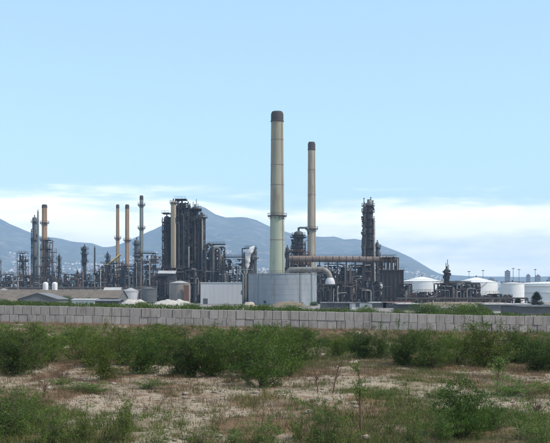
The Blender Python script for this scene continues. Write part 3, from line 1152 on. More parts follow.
def pipe_rack(label, px0, px1, ytop, D, n_posts, depth, seed, m=STEEL, n_pipes=6, tiers=2, group=None, name="pipe_rack", zdrop=1.3, mats=(GALV, LAGGING, STEEL, DUCT, STEEL_BROWN)):
    rnd = random.Random(seed)
    x0, x1 = X(px0, D), X(px1, D)
    W = x1 - x0
    H = Z(ytop, D) - GZ
    t = thing(name, label, "pipe rack", ((x0 + x1) / 2, D + depth / 2, GZ), group)
    fr = MB()
    for i in range(n_posts):
        x = -W / 2 + W * i / (n_posts - 1)
        for y in (-depth / 2, depth / 2):
            fr.box(x, y, H / 2, .3, .3, H)
        for k in range(tiers):
            fr.box(x, 0, H - .3 - k * zdrop * 1.3, .25, depth + .6, .3)
    for k in range(tiers):
        for y in (-depth / 2, depth / 2):
            fr.box(0, y, H - .62 - k * zdrop * 1.3, W, .2, .24)
    stuff(fr.build("steel_frame", m, t, smooth=False))
    for k in range(n_pipes):
        tier = k % tiers
        rr = rnd.choice((.16, .22, .3, .4))
        z = H - tier * zdrop * 1.3 - .15 + rr
        y = -depth / 2 + depth * (k // tiers + .5) / max(n_pipes // tiers, 1)
        a, b = -W / 2 - rnd.uniform(0, 1), W / 2 + rnd.uniform(0, 1)
        pts = [(a, y, z), (b, y, z)]
        if rnd.random() < .4:
            q = rnd.uniform(-.3, .3) * W
            pts = [(a, y, z), (q - 1.2, y, z), (q - 1.2, y, z + 1.4), (q + 1.2, y, z + 1.4), (q + 1.2, y, z), (b, y, z)]
        MB().path(pts, rr, 8).build("pipe", rnd.choice(mats), t)
    return t


# ------------------------------------------------------------------ the two tall chimneys
stack("tallest chimney, grey-tan above and pale green below, behind the grey tank", 277.2, 12.0, 15.6, 111.5, 470, STACK_UP, STACK_LOW, 216,
      bands=(140, 165, 185, 240), plat=(216,), cap=10)
stack("second tallest tan chimney behind the long duct, right of the tallest chimney", 311.6, 7.2, 9.2, 142, 560, TAN_RUST, None, None,
      bands=(170, 195), plat=(229,), cap=8)

# ------------------------------------------------------------------ left group of chimneys and columns
G_OR = "slim orange chimneys in the left half"
stack("orange chimney rising from dark scaffolding at the far left", 44.5, 5.2, 5.6, 204.5, 640, ORANGE, plat=(223, 240), cap=3, group=G_OR)
stack("left one of the twin slim orange chimneys near the yellow conveyor", 117.7, 3.2, 4.0, 204.5, 680, ORANGE, plat=(238,), cap=3.5, group=G_OR)
stack("right, slightly thicker one of the twin slim orange chimneys", 127.2, 4.0, 4.6, 204.5, 670, ORANGE, plat=(240,), cap=4, group=G_OR)
stack("green-grey chimney with a pointed cap and ring at mid height", 141.5, 3.6, 4.8, 195.5, 640, GREENGREY, plat=(205, 228), cap=4)

column("thick blue-grey column beside the far left orange chimney", 34.6, 4.6, 217, 650, STEEL_BLUE, (222, 240, 258), seed=1)
column("thin pipe-like grey stack touching the thick blue-grey column", 38.0, 1.9, 211, 646, GREENGREY, (), seed=2, pipe=False, gear=0, cat="vent stack", name="vent_stack")
column("short dark column right of the far left orange chimney", 59.2, 2.6, 255, 640, STEEL, (259, 272), seed=3)
column("dark column with wide cluttered head left of the black vent pipe", 84.6, 3.6, 246, 640, STEEL, (249, 254, 262, 274), seed=4, plat_w=1.5)
column("plain black vent pipe between two dark columns on the left", 94.7, 1.5, 247.5, 640, SOOT, (), seed=5, pipe=False, gear=0, cat="vent stack", name="vent_stack")
column("dark column at the left foot of the yellow conveyor", 107.6, 3.0, 253, 650, STEEL_BLUE, (257, 268), seed=6)
column("stout blue-black column tucked against the green-grey chimney", 136.7, 5.0, 239.6, 632, STEEL_BLUE, (244, 256), seed=7)
column("little column at the left edge of the picture", -1.5, 3.2, 257, 640, STEEL, (262,), seed=8)
column("thin dark column between the short dark column and wide-headed one", 77.5, 2.0, 271, 620, STEEL, (275,), seed=9)
column("grey column rising behind the twin orange chimneys", 122.5, 3.0, 262, 690, STEEL_BLUE, (266,), seed=10)

# the scaffolding round the lower half of the far left orange chimney
frame("dark scaffolding round the foot of the far left orange chimney", 40.5, 49, 240, 632, 7, 2, 7, 11, fill=.45, pipes=6, clutter=24, post=.32)
frame("open steel stair tower right of the far left orange chimney", 48.2, 55, 242, 644, 5, 2, 6, 12, fill=.1, pipes=3, braces=.6, clutter=6, post=.22)
frame("spiky dark tower with platforms near the left edge", 17.2, 25.8, 253, 625, 6, 3, 6, 13, fill=.5, pipes=6, clutter=30, ragged=.1)
frame("low process unit at the left edge behind the brown roof", -8, 17, 274, 600, 9, 7, 3, 14, fill=.85, pipes=12, clutter=70, m=STEEL_BROWN)
frame("low process unit between the spiky tower and the white silos", 17, 43, 275, 596, 9, 8, 3, 15, fill=.85, pipes=14, clutter=80)
frame("low process unit right of the white silos", 49, 78, 274, 605, 10, 9, 3, 16, fill=.85, pipes=14, clutter=90, m=STEEL_BROWN)
frame("process unit below the black vent pipe", 78, 104, 271, 600, 10, 8, 3, 17, fill=.85, pipes=14, clutter=90, ragged=.4)
frame("cluttered process unit beneath the yellow conveyor", 99, 121, 263, 612, 10, 7, 4, 18, fill=.8, pipes=14, clutter=90, ragged=.4)
frame("process unit below the right twin orange chimney", 120, 136, 266, 606, 10, 6, 4, 19, fill=.8, pipes=13, clutter=90, ragged=.4)
frame("tangle of pipes at the foot of the green-grey chimney", 134, 163, 253, 600, 10, 9, 6, 20, fill=.8, pipes=20, clutter=150, ragged=.6, vessel_mats=(STEEL, GALV, LAGGING, STEEL_BLUE))
pipe_rack("long low pipe rack running across the left half", -10, 160, 287.5, 575, 22, 6, 21, n_pipes=8, m=STEEL_BROWN, mats=(STEEL, STEEL_BROWN, STEEL, GALV))

# yellow inclined conveyor
D = 640
cv = thing("conveyor", "yellow inclined conveyor leading up to the left twin chimney", "conveyor", (X(114, D), D, GZ))
a0 = (X(106.5, D) - X(114, D), 0, Z(266, D) - GZ); a1 = (X(120.5, D) - X(114, D), 0, Z(254.5, D) - GZ)
b = MB().tube(a0, a1, .75, n=4)
b.build("gallery", YELLOW, cv, smooth=False)
b = MB()
for f in (.1, .5, .9):
    p = [a0[i] + (a1[i] - a0[i]) * f for i in range(3)]
    b.tube((p[0], -.6, 0), (p[0], -.2, p[2]), .22, n=4).tube((p[0], .6, 0), (p[0], .2, p[2]), .22, n=4)
b.build("trestle", STEEL, cv, smooth=False)

# two white silos
for px, lab in ((45.6, "left one of the two small white silos, near the left edge"), (54.8, "right one of the two small white silos, near the left edge")):
    D = 570
    r = 2.7 / F * D
    H = Z(282, D) - GZ
    t = thing("silo", lab, "silo", (X(px, D), D, GZ), "two small white silos")
    z0 = Z(292, D) - GZ
    MB().lathe([(r * .96, z0), (r, z0 + .2), (r, H - r * .7)] + dome(r, H - r * .7, 5, .7)[1:], 24).build("shell", WHITE, t)
    lg = MB()
    for k in range(6):
        a = k * math.pi / 3
        lg.box(math.cos(a) * r * .85, math.sin(a) * r * .85, z0 / 2 + .1, .25, .25, z0 + .2)
    lg.build("support", STEEL, t, smooth=False)
    l_ = MB(); ladder(l_, 0, -r - .3, 0, H - r * .4); l_.build("ladder", GALV, t)

# ------------------------------------------------------------------ main dark block (x 160 - 206)
column("tall tan slab-sided column on the front of the main dark tower block", 173.4, 5.2, 201, 515, TAN, (203,), seed=31, pipe=False, plat_w=.6, gear=6)
frame("tallest dark tower of the main block, right of the tan column", 175.6, 188.2, 199, 516, 10, 4, 12, 32, all_decks=True, fill=.9, pipes=7, pipe_mats=(STEEL, STEEL_BROWN, STEEL), clutter=260, ragged=.08, braces=.6, post=.5, vessel_mats=(STEEL, STEEL, STEEL_BLUE))
column("dark vessel standing inside the tallest tower of the main block", 182.0, 8.0, 203, 523, STEEL, (206, 214, 225, 233, 240, 248, 255), seed=33, gear=60, cat="reactor", name="reactor")
column("dark reactor between the tan column and the tallest dark tower", 178.0, 6.0, 206, 526, STEEL, (215, 230, 245, 258), seed=131, cat="reactor", name="reactor")
column("dark column in the gap right of the tallest dark tower", 189.2, 4.6, 213, 527, STEEL, (222, 236, 250), seed=132)
column("rusty column behind the riser of the wide head platform", 200.0, 4.0, 219, 530, STEEL_BROWN, (228, 243, 256), seed=133)
frame("lattice tower on the left flank of the main dark block", 162.4, 171.0, 213, 520, 9, 3, 10, 34, all_decks=True, fill=.9, pipes=5, pipe_mats=(STEEL, STEEL_BROWN), clutter=170, ragged=.15, braces=.5, post=.4)
column("dark reactor behind the left lattice tower of the main block", 166.8, 5.0, 216, 528, STEEL_BLUE, (225, 238, 252), seed=35, cat="reactor", name="reactor")
frame("lattice tower with a wide head platform right of the tallest dark tower", 189.3, 203.5, 209, 518, 9, 4, 10, 36, all_decks=True, fill=.85, pipes=7, pipe_mats=(STEEL, STEEL_BROWN, STEEL), clutter=220, ragged=.22, braces=.5, post=.42)
column("dark reactor inside the tower with the wide head platform", 195.0, 7.0, 207, 524, STEEL, (211, 217, 225, 232, 240, 247), seed=37, gear=70, spike=True, cat="reactor", name="reactor", plat_w=1.6)
# wide head platform with a hanging light pipe
D = 517
t = thing("service_platform", "wide overhanging platform high on the right of the main block", "platform", (X(202, D), D, GZ))
z = Z(217.5, D) - GZ
q = MB().box(0, 2, z, 5.2, 6, .25)
for y in (-1, 5):
    q.box(0, y, z + 1.1, 5.2, .1, .1)
    for k in range(5):
        q.box(-2.5 + k * 1.25, y, z + .6, .09, .09, 1.2)
q.build("deck", STEEL, t, smooth=False)
q = MB()
for x in (-2.2, 1.4):
    q.box(x, .5, z / 2, .35, .35, z)
    q.box(x, 3.5, z / 2, .35, .35, z)
for k in range(12):
    zz = z * (k + .5) / 12
    q.box(-.4, .5, zz, 3.3, .18, .2)
q.build("posts", STEEL, t, smooth=False)
MB().path([(.2, -.3, 1), (.2, -.3, z - 1), (.2, .2, z - .4), (-3, .6, z - .2)], .42, 8).build("riser_pipe", LAGGING, t)
D = 512
t = thing("riser_pipe", "thin white upright pipe in front of the main dark block", "pipe", (X(188.9, D), D, GZ))
z0, z1 = Z(271, D) - GZ, Z(247, D) - GZ
MB().path([(0, 1.5, z0), (0, 0, z0), (0, 0, z1 - .5), (0, .4, z1), (0, 3, z1)], .26, 8).build("pipe", LAGGING, t)
MB().box(0, 1.5, z0 / 2, .4, .4, z0).build("support_post", STEEL, t, smooth=False)

frame("broad cluttered base of the main dark block", 157, 206, 268, 505, 14, 12, 4, 38, m=STEEL_BROWN, fill=.85, pipes=22, clutter=160, ragged=.2, braces=.3, post=.4)
frame("low annex left of the main dark block", 152, 170, 276, 496, 8, 5, 3, 39, m=STEEL_BROWN, fill=.8, pipes=9, clutter=60)
shed("pale flat-roofed control hut in front of the main dark block", 158.5, 175, 273.5, 271, 500, 7, WALL_DARK, ROOF_PALE, name="control_hut", cat="hut", gable="side", windows=2, door=False)
frame("tangle of pipes and drums right of the main block", 203.5, 224, 244, 510, 10, 6, 5, 40, fill=.9, pipes=22, clutter=170, ragged=.55, vessel_mats=(GALV, LAGGING, STEEL_BLUE, STEEL), post=.34)
frame("fading end of the pipe tangle above the white box building", 222, 244, 257, 500, 8, 7, 4, 41, fill=.75, pipes=16, clutter=90, ragged=.65, vessel_mats=(GALV, LAGGING, STEEL_BLUE))
# two rounded loops of pipe on the tangle
D = 508
for i, (pa, pb, yt, lab) in enumerate(((205.5, 212.5, 244, "left arched pipe loop topping the pipe tangle"), (213.5, 220, 248, "right arched pipe loop topping the pipe tangle"))):
    xa, xb = X(pa, D), X(pb, D)
    w = (xb - xa) / 2
    H = Z(yt, D) - GZ
    t = thing("pipe_loop", lab, "pipe", ((xa + xb) / 2, D, GZ), "arched pipe loops")
    pts = [(-w, 0, 0), (-w, 0, H - w)] + [(-w * math.cos(math.pi * k / 8), 0, H - w + w * math.sin(math.pi * k / 8)) for k in range(1, 8)] + [(w, 0, H - w), (w, 0, 0)]
    MB().path(pts, .55, 8).build("pipe", (STEEL, GALV)[i], t)
    MB().ring(.54, .85, 3.0, 3.3, 10, -w).ring(.54, .85, 3.0, 3.3, 10, w).build("flange", STEEL, t)

tank("small tank with a pale domed roof and rust patch in front of the main block", 168, 189.5, 283, 470, TANK_BROWN, 280.5, ROOF_PALE, n=40, ribs=3)
D = 468.2
t = tag(MB().box(X(186.2, D), D + .6, Z(293, D), 2.4, 1.6, 7.4).build("panel_cabinet", RUST, smooth=False), "rust-red cabinet against the right side of the small domed tank", "cabinet")

# the white box building
D = 440
x0, x1 = X(200.5, D), X(242, D)
t = thing("box_building", "pale grey-white windowless box building left of the big grey tank", "building", ((x0 + x1) / 2, D + 7, GZ))
H = Z(283, D) - GZ
W = x1 - x0
MB().box(0, 0, H / 2, W, 14, H).build("walls", WHITE_DIRTY, t, smooth=False)
for k in range(9):
    MB().box(-W / 2 + W * (k + .5) / 9, -7.03, H / 2, W / 9 - .06, .06, H - .4).build("cladding_panel", TANK_STREAK, t, smooth=False)
MB().box(0, 0, H + .15, W + .5, 14.5, .3).build("roof", WHITE_DIRTY, t, smooth=False)
MB().box(-W * .38, -7.1, 1.3, 2.0, .1, 2.6).build("door", STEEL_BLUE, t, smooth=False)

# steam and the structure it rises from
frame("narrow dark tower behind the white steam jet", 242, 256, 248, 520, 7, 4, 5, 45, fill=.7, pipes=10, clutter=70, ragged=.5, post=.34, vessel_mats=(STEEL_BLUE, GALV, STEEL))
column("small dark column right of the steam jet", 252.6, 2.6, 247, 512, STEEL_BLUE, (250, 260), seed=46)
D = 430
t = thing("pipe_tower", "greenish pipe tower with a T-shaped top between white box and grey tank", "pipe tower", (X(245.5, D), D, GZ))
H = Z(270, D) - GZ
q = MB()
for x in (-1.3, 1.3):
    for y in (-1, 1):
        q.box(x, y, H / 2, .3, .3, H)
for k in range(6):
    q.box(0, -1, H * (k + 1) / 6 - .2, 2.6, .2, .2)
stuff(q.build("steel_frame", STEEL, t, smooth=False))
MB().box(0, 0, H + .2, 6.4, 3, .5).build("head_deck", GREENGREY, t, smooth=False)
for k, x in enumerate((-2.4, -.8, .6, 2.2)):
    MB().path([(x * .4, -1.4, 0), (x * .4, -1.4, H - 2), (x, -1.4, H - 1), (x, -1.4, H + 1.4)], .3, 8).build("pipe", (GREENGREY, GALV, LAGGING, STEEL)[k], t)
q = MB(); hdrum(q, 0, 0, H * .35, 3.2, 1.0); q.build("vessel", GREENGREY, t)

sm = bpy.data.materials.new("steam_volume")
sm.use_nodes = True
_n, _l = nt(sm)
_n.remove(_n["Principled BSDF"])
_v = _n.new("ShaderNodeVolumePrincipled")
_v.inputs["Color"].default_value = (1, 1, 1, 1)
_v.inputs["Density"].default_value = 1.7
_l.new(_v.outputs[0], _n["Material Output"].inputs["Volume"])
D = 505
rnd = random.Random(3)
pts = [(247.2, 268, .8), (247.0, 264, 1.1), (247.4, 260, 1.25), (247.3, 256.5, 1.3), (248.8, 253.5, 1.3), (250.8, 251, 1.25), (251.2, 248.6, 1.0), (253.4, 247.0, .75), (254.4, 246, .4)]
loc = Vector((X(247.2, D), D, Z(268, D)))
pp = [Vector((X(a, D), D + rnd.uniform(-.4, .4), Z(b_, D))) - loc for a, b_, _ in pts]
fine_p, fine_r = [], []
for i in range(len(pp) - 1):
    for k in range(4):
        f = k / 4
        fine_p.append(pp[i].lerp(pp[i + 1], f))
        fine_r.append((pts[i][2] * (1 - f) + pts[i + 1][2] * f) * rnd.uniform(.85, 1.2))
q = MB().path(fine_p, fine_r, 14)
q.v = [tuple(Vector(v) + noise.noise_vector(Vector(v) * .9) * .45) for v in q.v]
o = q.build("steam", sm, loc=loc)
tag(o, "white jet of steam twisting up from a vent", "steam")
stuff(o)
o = MB().tube((0, 0, 0), (0, 0, Z(268, D) - GZ - .2), .5, n=10).build("steam_vent", STEEL, loc=(X(247.2, D), D, GZ))
tag(o, "dark upright vent pipe below the white steam jet", "vent pipe")

# ------------------------------------------------------------------ big grey tank
bt = tank("big flat-topped blue-grey tank in front of the tallest chimney", 247.5, 318, 273.3, 400, TANK_GREY, None, None, ribs=6, n=96)
br_, bh = (318 - 247.5) / 2 / F * 400, Z(273.3, 400) - GZ
q = MB()
ladder(q, math.cos(-1.05) * (br_ + .3), math.sin(-1.05) * (br_ + .3), 0, bh + 1.1, .55)
q.build("ladder", STEEL, bt)
for a, rr_ in ((-2.35, .16), (-.6, .2)):
    x_, y_ = math.cos(a) * (br_ + .45), math.sin(a) * (br_ + .45)
    MB().path([(x_, y_, .3), (x_, y_, bh + .3), (x_ * .95, y_ * .95, bh + .6)], rr_, 8).build("riser_pipe", TANK_GREY, bt)
for a in (-2.1, -1.3):
    tmp = MB().lathe([(.02, 0), (.55, 0), (.55, .3), (.02, .32)], 14)
    c_, s_ = math.cos(a), math.sin(a)
    MB().add([(c_ * (br_ + v[2]) - s_ * v[0], s_ * (br_ + v[2]) + c_ * v[0], 1.3 + v[1]) for v in tmp.v], tmp.f).build("manway", STEEL, bt)

# ------------------------------------------------------------------ middle right: vessel, duct rack, furnace
column("round-headed dark vessel left of the second chimney", 298.6, 9.5, 231, 545, STEEL_BLUE, (235, 244), seed=51, cat="reactor", name="reactor", pipe=False, plat_w=1.3)
D = 543
t = thing("gooseneck_pipe", "gooseneck pipe joining the round-headed vessel to the second chimney", "pipe", (X(298.6, D), D, GZ))
zt = Z(227.5, D) - GZ
x1 = X(308.5, D) - X(298.6, D)
MB().path([(0, 2, Z(232, D) - GZ), (0, 2, zt - .6), (.5, 2, zt), (x1 - 1, 2, zt), (x1 - .3, 2, zt - .5), (x1, 2.5, zt - 2), (x1, 6, zt - 3)], .55, 10).build("pipe", STEEL_BLUE, t)
frame("steel cage carrying the round-headed vessel", 291.5, 305.5, 237, 538, 9, 3, 6, 52, m=STEEL, fill=.35, pipes=8, clutter=60, ragged=.3, post=.34)
frame("brick-red plinth level below the round-headed vessel", 288, 309, 251.5, 532, 9, 4, 4, 53, m=RUST, fill=.8, pipes=6, clutter=50, ragged=.05, post=.5, vessel_mats=(RUST, STEEL_BROWN, STEEL))
column("little dark column between tallest chimney and round-headed vessel", 287.3, 3.2, 247, 530, STEEL, (252,), seed=54)

# long overhead brown duct on trestles
D = 480
t = thing("overhead_duct", "long brown overhead duct on trestles right of the tallest chimney", "duct", (X(342, D), D, GZ))
xa, xb = X(289, D) - X(342, D), X(396.5, D) - X(342, D)
z = Z(259.4, D) - GZ
r = 3.0 / F * D
MB().path([(xa, 0, z + .3), (xb, 0, z - .2)], r, 20).build("duct", DUCT, t)
for k in range(16):
    x = xa + (xb - xa) * (k + .5) / 16
    tmp = MB().ring(r * .99, r + .18, -.1, .1, 20)
    MB().add([(x + q[2], q[0], z + .05 + q[1]) for q in tmp.v], tmp.f).build("stiffening_ring", STEEL_BROWN, t)
for k in range(12):
    x = xa + (xb - xa) * (k + .4) / 12
    q = MB()
    for y in (-1.9, 1.9):
        q.box(x, y, (z - r) / 2, .4, .4, z - r)
    q.box(x, 0, z - r - .15, .5, 4.4, .3)
    for j in range(2):
        q.tube((x, -1.9, (z - r) * j / 2 + .2), (x, 1.9, (z - r) * (j + 1) / 2 - .2), .14, n=4)
    q.build("trestle", STEEL, t, smooth=False)
q = MB()
for y in (-1.6, -1.45):
    q.box((xa + xb) / 2, y, z + r + .9 if y < -1.5 else z + r + .45, xb - xa, .08, .09)
for k in range(40):
    q.box(xa + (xb - xa) * k / 39, -1.6, z + r * .6, .08, .08, 2.2)
q.build("handrail", STEEL_BROWN, t, smooth=False)

frame("dark process unit below the left part of the overhead duct", 318, 345, 264, 488, 10, 7, 4, 55, fill=.85, pipes=18, clutter=150, ragged=.3, post=.36, vessel_mats=(STEEL, GALV, STEEL_BROWN))
frame("dark process unit below the middle of the overhead duct", 345, 371, 265, 489, 10, 7, 4, 56, fill=.85, pipes=18, clutter=150, ragged=.3, post=.36, vessel_mats=(STEEL, GALV, LAGGING, STEEL_BROWN))
frame("low pump rows in front of the overhead duct", 319, 356, 284, 455, 8, 9, 2, 57, fill=.9, pipes=14, clutter=110, m=STEEL_BROWN, vessel_mats=(GALV, LAGGING, RUST, STEEL))
frame("pale exchanger rows near the feet of the right tower", 352, 384, 281, 458, 8, 7, 3, 58, fill=.9, pipes=14, clutter=110, vessel_mats=(GALV, LAGGING, WHITE_DIRTY, STEEL))
# lower duct bending down to a pale bell
D = 440
t = thing("lower_duct", "thick grey-brown duct that bends down right of the grey tank", "duct", (X(311, D), D, GZ))
xo = X(311, D)
zc = Z(269, D) - GZ
pts = [(X(287, D) - xo, 14, zc - 4), (X(287.5, D) - xo, 14, zc - 1.6), (X(291, D) - xo, 14, zc)]
pts += [(X(p, D) - xo, 14 - (p - 291) * .2, zc) for p in (300, 312, 322)]
for k in range(1, 7):
    a = math.pi / 2 * k / 6
    pts.append((X(322 + 9 * math.sin(a), D) - xo, 7.5, zc - 4.2 * (1 - math.cos(a))))
pts.append((X(331, D) - xo, 7.5, zc - 7))
MB().path(pts, 1.25, 14).build("duct", LAGGING, t)
q = MB().lathe([(2.3, Z(284, D) - GZ), (2.2, Z(281.5, D) - GZ), (1.8, Z(279, D) - GZ), (1.35, Z(277.5, D) - GZ)], 18, X(331, D) - xo, 7.5)
q.build("bell_hood", TANK_STREAK, t)
q = MB()
for p in (331, 322, 300):
    q.box(X(p, D) - xo, 7.5 if p > 310 else 12.2, (zc - (8 if p == 331 else 1.3)) / 2, .6, .6, zc - (8 if p == 331 else 1.3))
q.build("support", STEEL, t, smooth=False)

# right tower
column("tall dark column with stacked platforms right of the overhead duct", 368.2, 9.6, 203, 500, STEEL, (206, 212, 219, 226, 233, 240, 248, 255), seed=61, plat_w=1.0, gear=110)
column("narrow grey side column against the tall dark right column", 364.3, 2.6, 204, 497, STEEL_BLUE, (212, 222, 235), seed=62, pipe=False, plat_w=.7, gear=60)
D = 500
t = thing("head_frame", "small cluster of davits and vents on top of the dark right column", "roof equipment", (X(369, D), D, Z(203, D)))
q = MB()
for x, h in ((-2.6, 3.2), (-.6, 2.4), (.8, 3.6), (1.9, 2.0)):
    q.tube((x, -1, -2.5), (x, -1, h - 1), .22, n=6)
    q.box(x, -1, h - 1, .7, .5, .4)
q.build("davit", GALV, t)
q = MB().lathe([(1.5, -1.8), (1.55, .6), (1.2, 1.4), (.5, 1.9)], 14, .6, 0)
q.build("vent_drum", GREENGREY, t)
column("short slim column right of the tall dark right column", 377.3, 3.2, 242, 505, STEEL_BLUE, (247, 255), seed=63)
column("squat pipe column between right tower and furnace", 381.5, 2.2, 262, 500, STEEL, (266,), seed=64)
# platform structure at the end of the duct and the furnace
frame("platform structure at the right end of the overhead duct", 383, 398.5, 257.5, 474, 9, 4, 3, 65, m=STEEL_BROWN, fill=.35, pipes=5, clutter=20, ragged=.02, post=.45)
D = 470
x0, x1 = X(382.5, D), X(403.5, D)
t = thing("furnace", "dark red-brown box furnace right of the tall dark column", "furnace", ((x0 + x1) / 2, D + 6, GZ))
H = Z(270.5, D) - GZ
W = x1 - x0
MB().box(0, 0, H / 2, W, 10, H).build("body", BRICK_RED, t, smooth=False)
MB().box(0, 0, H + .2, W + 1.2, 11.5, .35).build("roof_deck", STEEL_BROWN, t, smooth=False)
for k in range(6):
    MB().box(-W / 2 + W * k / 5, -5.2, H / 2, .35, .4, H - .1).build("buckstay", STEEL, t, smooth=False)
for k in range(3):
    MB().box(0, -5.3, H * (k + .7) / 3.2, W - .2, .12, .3).build("girt", STEEL, t, smooth=False)
q = MB()
for y in (-5.6,):
    q.box(0, y, H + 1.4, W + 1.0, .1, .1)
    for k in range(9):
        q.box(-W / 2 + W * k / 8, y, H + .85, .09, .09, 1.15)
q.build("handrail", STEEL, t, smooth=False)
for k in range(4):
    q = MB(); hdrum(q, -W * .36 + W * .24 * k, -6.4, 1.6, 1.2, .6, "y"); q.build("burner", STEEL, t)
frame("rusty low pipework right of the furnace", 401, 412, 284, 470, 6, 3, 2, 66, m=STEEL_BROWN, fill=.8, pipes=6, clutter=40, vessel_mats=(RUST, STEEL_BROWN))
pipe_rack("low rusty pipe rack in front of the white tanks", 398, 528, 299, 430, 18, 4, 67, m=STEEL_BROWN, n_pipes=5, tiers=1, mats=(RUST, STEEL_BROWN, STEEL))

# ------------------------------------------------------------------ white tanks on the right
G_T = "white storage tanks on the right"
tank("white tank with a low cone roof just right of the furnace", 404, 446, 281, 640, WHITE, 276.5, WHITE, G_T, ribs=5)
tank("white tank with a low cone roof behind the dark rack", 459, 502, 282, 620, WHITE, 277.2, WHITE, G_T, ribs=5, stair=True)
tank("smaller plain white tank between cone-roofed tank and banded tank", 503.5, 527, 283.3, 560, WHITE, 282.2, WHITE, G_T, ribs=4)
tank("wide white tank with dark bands at the right edge", 517, 600, 283.5, 600, WHITE, 281.5, WHITE, G_T, ribs=4, girders=(286, 292.5))
column("slim dark column with spike top above the low dark rack", 446.8, 3.8, 268.5, 470, STEEL, (273, 279), seed=71, plat_w=.6, gear=40, spike=True)
frame("low dark flat-topped process rack in front of the white tanks", 437.5, 480, 283.5, 460, 10, 9, 3, 72, fill=.8, pipes=18, clutter=130, ragged=.03, post=.4, vessel_mats=(STEEL, GALV, LAGGING, STEEL_BLUE))
D = 458
t = thing("flat_canopy", "dark flat canopy over the low process rack", "canopy", (X(462, D), D + 6, GZ))
MB().box(0, 0, Z(283.6, D) - GZ, 17.5, 8, .7).build("canopy_roof", STEEL, t, smooth=False)
MB().box(0, 0, Z(282.2, D) - GZ, 9.5, 5, .9).build("roof_box", STEEL_BLUE, t, smooth=False)
q = MB()
for x in (-8.2, -3, 3, 8.2):
    for y in (-3.5, 3.5):
        q.box(x, y, (Z(284.5, D) - GZ) / 2, .4, .4, Z(284.5, D) - GZ)
q.build("posts", STEEL, t, smooth=False)
frame("scattered valves and small racks left of the smaller white tank", 478, 512, 294, 450, 7, 8, 2, 73, fill=.5, pipes=9, clutter=60, ragged=.5, m=STEEL_BROWN)
frame("rusty low pipework before the leftmost white tank", 410, 438, 292, 455, 7, 7, 2, 74, m=STEEL_BROWN, fill=.6, pipes=8, clutter=60, ragged=.4, vessel_mats=(RUST, STEEL_BROWN, STEEL))

# far masts and buildings on the right horizon
G_M = "tall lamp masts on the right horizon"
for i, (px, yt, lab) in enumerate(((483, 270, "lamp mast standing behind the cone-roofed white tank"), (513.2, 268, "left one of two close lamp masts behind the banded tank"),
                                   (519, 269, "right one of two close lamp masts behind the banded tank"), (535.2, 269, "lamp mast furthest right on the horizon"),
                                   (469, 271, "lamp mast just right of the low dark rack"))):
    D = 800
    t = thing("lamp_mast", lab, "lamp mast", (X(px, D), D, GZ), G_M)
    H = Z(yt, D) - GZ
    MB().tube((0, 0, 0), (0, 0, H), .32, .16, 8).build("pole", GALV, t)
    q = MB().ring(.15, .8, H - .5, H - .2, 10)
    for k in range(6):
        a = k * math.pi / 3
        q.box(math.cos(a) * 1.0, math.sin(a) * 1.0, H - .5, .5, .5, .35)
    q.build("lamp_head", STEEL, t)
G_F = "far office blocks on the right horizon"
for px, w, yt, D, lab in ((507.5, 4.5, 271, 1900, "grey far office block left of the two close lamp masts"), (528.2, 3.4, 275, 2000, "far office block between the lamp masts"),
                          (538, 4.0, 275.5, 2100, "far office block just right of the last lamp mast"), (549.5, 3.0, 278, 2000, "far office block at the right edge of the picture"),
                          (491, 5.5, 278.5, 2200, "low far office block above the cone-roofed tank")):
    t = thing("office_block", lab, "building", (X(px, D), D, GZ), G_F)
    W = w / F * D
    H = Z(yt, D) - GZ
    MB().box(0, 0, H / 2, W, W, H).build("walls", TANK_GREY, t, smooth=False)
    MB().box(0, 0, H + 1, W * .4, W * .4, 2).build("roof_box", ROOF_GREY, t, smooth=False)
    nf = max(int(H / 3.4), 2)
    q = MB()
    for k in range(nf):
        q.box(0, -W / 2 - .05, (k + .55) * H / nf, W * .86, .2, H / nf * .4)
    q.build("window_band", GLASS, t, smooth=False)

# ------------------------------------------------------------------ low buildings between the wall and the refinery
shed("shallow-gabled blue-grey shed near the left edge", 18, 57, 299.3, 293.3, 300, 16, WALL_SHED, ROOF_GREY, gable="front", windows=4)
shed("long low brown-roofed warehouse behind the gabled shed", -25, 118, 298.2, 290.5, 400, 26, WALL_SHED, ROOF_BROWN, name="warehouse", cat="warehouse", gable="side", windows=6)
shed("low brown-roofed store at the left picture edge", -20, 19, 302.5, 298.2, 310, 12, WALL_DARK, ROOF_BROWN, gable="side", windows=2)
shed("low pale-fronted shed right of the gabled shed", 72, 95, 300.2, 299.0, 330, 10, WHITE_DIRTY, ROOF_PALE, gable="side", windows=0, door=False)
shed("dark open-fronted flat shed left of the white sand heaps", 95, 118.5, 301.2, 299.8, 300, 10, WALL_DARK, ROOF_GREY, gable="side", windows=0, door=False)
shed("white-roofed hut behind the brown-roofed warehouse", 104, 119.6, 290.3, 287.8, 470, 8, WHITE_DIRTY, ROOF_PALE, gable="side", windows=2)
tank("low grey tank with white roof left of the small boxy tank", 121, 138, 291, 480, TANK_STREAK, 287.5, ROOF_PALE, n=40, ribs=2)
tank("dark flat low tank left of the small domed tank", 140.5, 156, 288.5, 480, STEEL_BLUE, 287.2, ROOF_GREY, n=36, ribs=2)
tank("low white-roofed tank at the far left edge", -2, 7, 290, 450, TANK_STREAK, 288, ROOF_PALE, n=30, ribs=2)
shed("grey lean shed right of the big grey tank", 322, 353, 307, 303.5, 290, 12, WALL_SHED, ROOF_GREY, gable="side", windows=2)
shed("small white-edged gabled hut right of the grey lean shed", 352, 372, 308.5, 304.5, 280, 9, WHITE_DIRTY, ROOF_GREY, gable="front", windows=1)
shed("tan-roofed shed in front of the pale exchanger rows", 371, 386, 306.5, 302.5, 300, 9, WALL_SHED, ROOF_PALE, gable="side", windows=1, door=False)
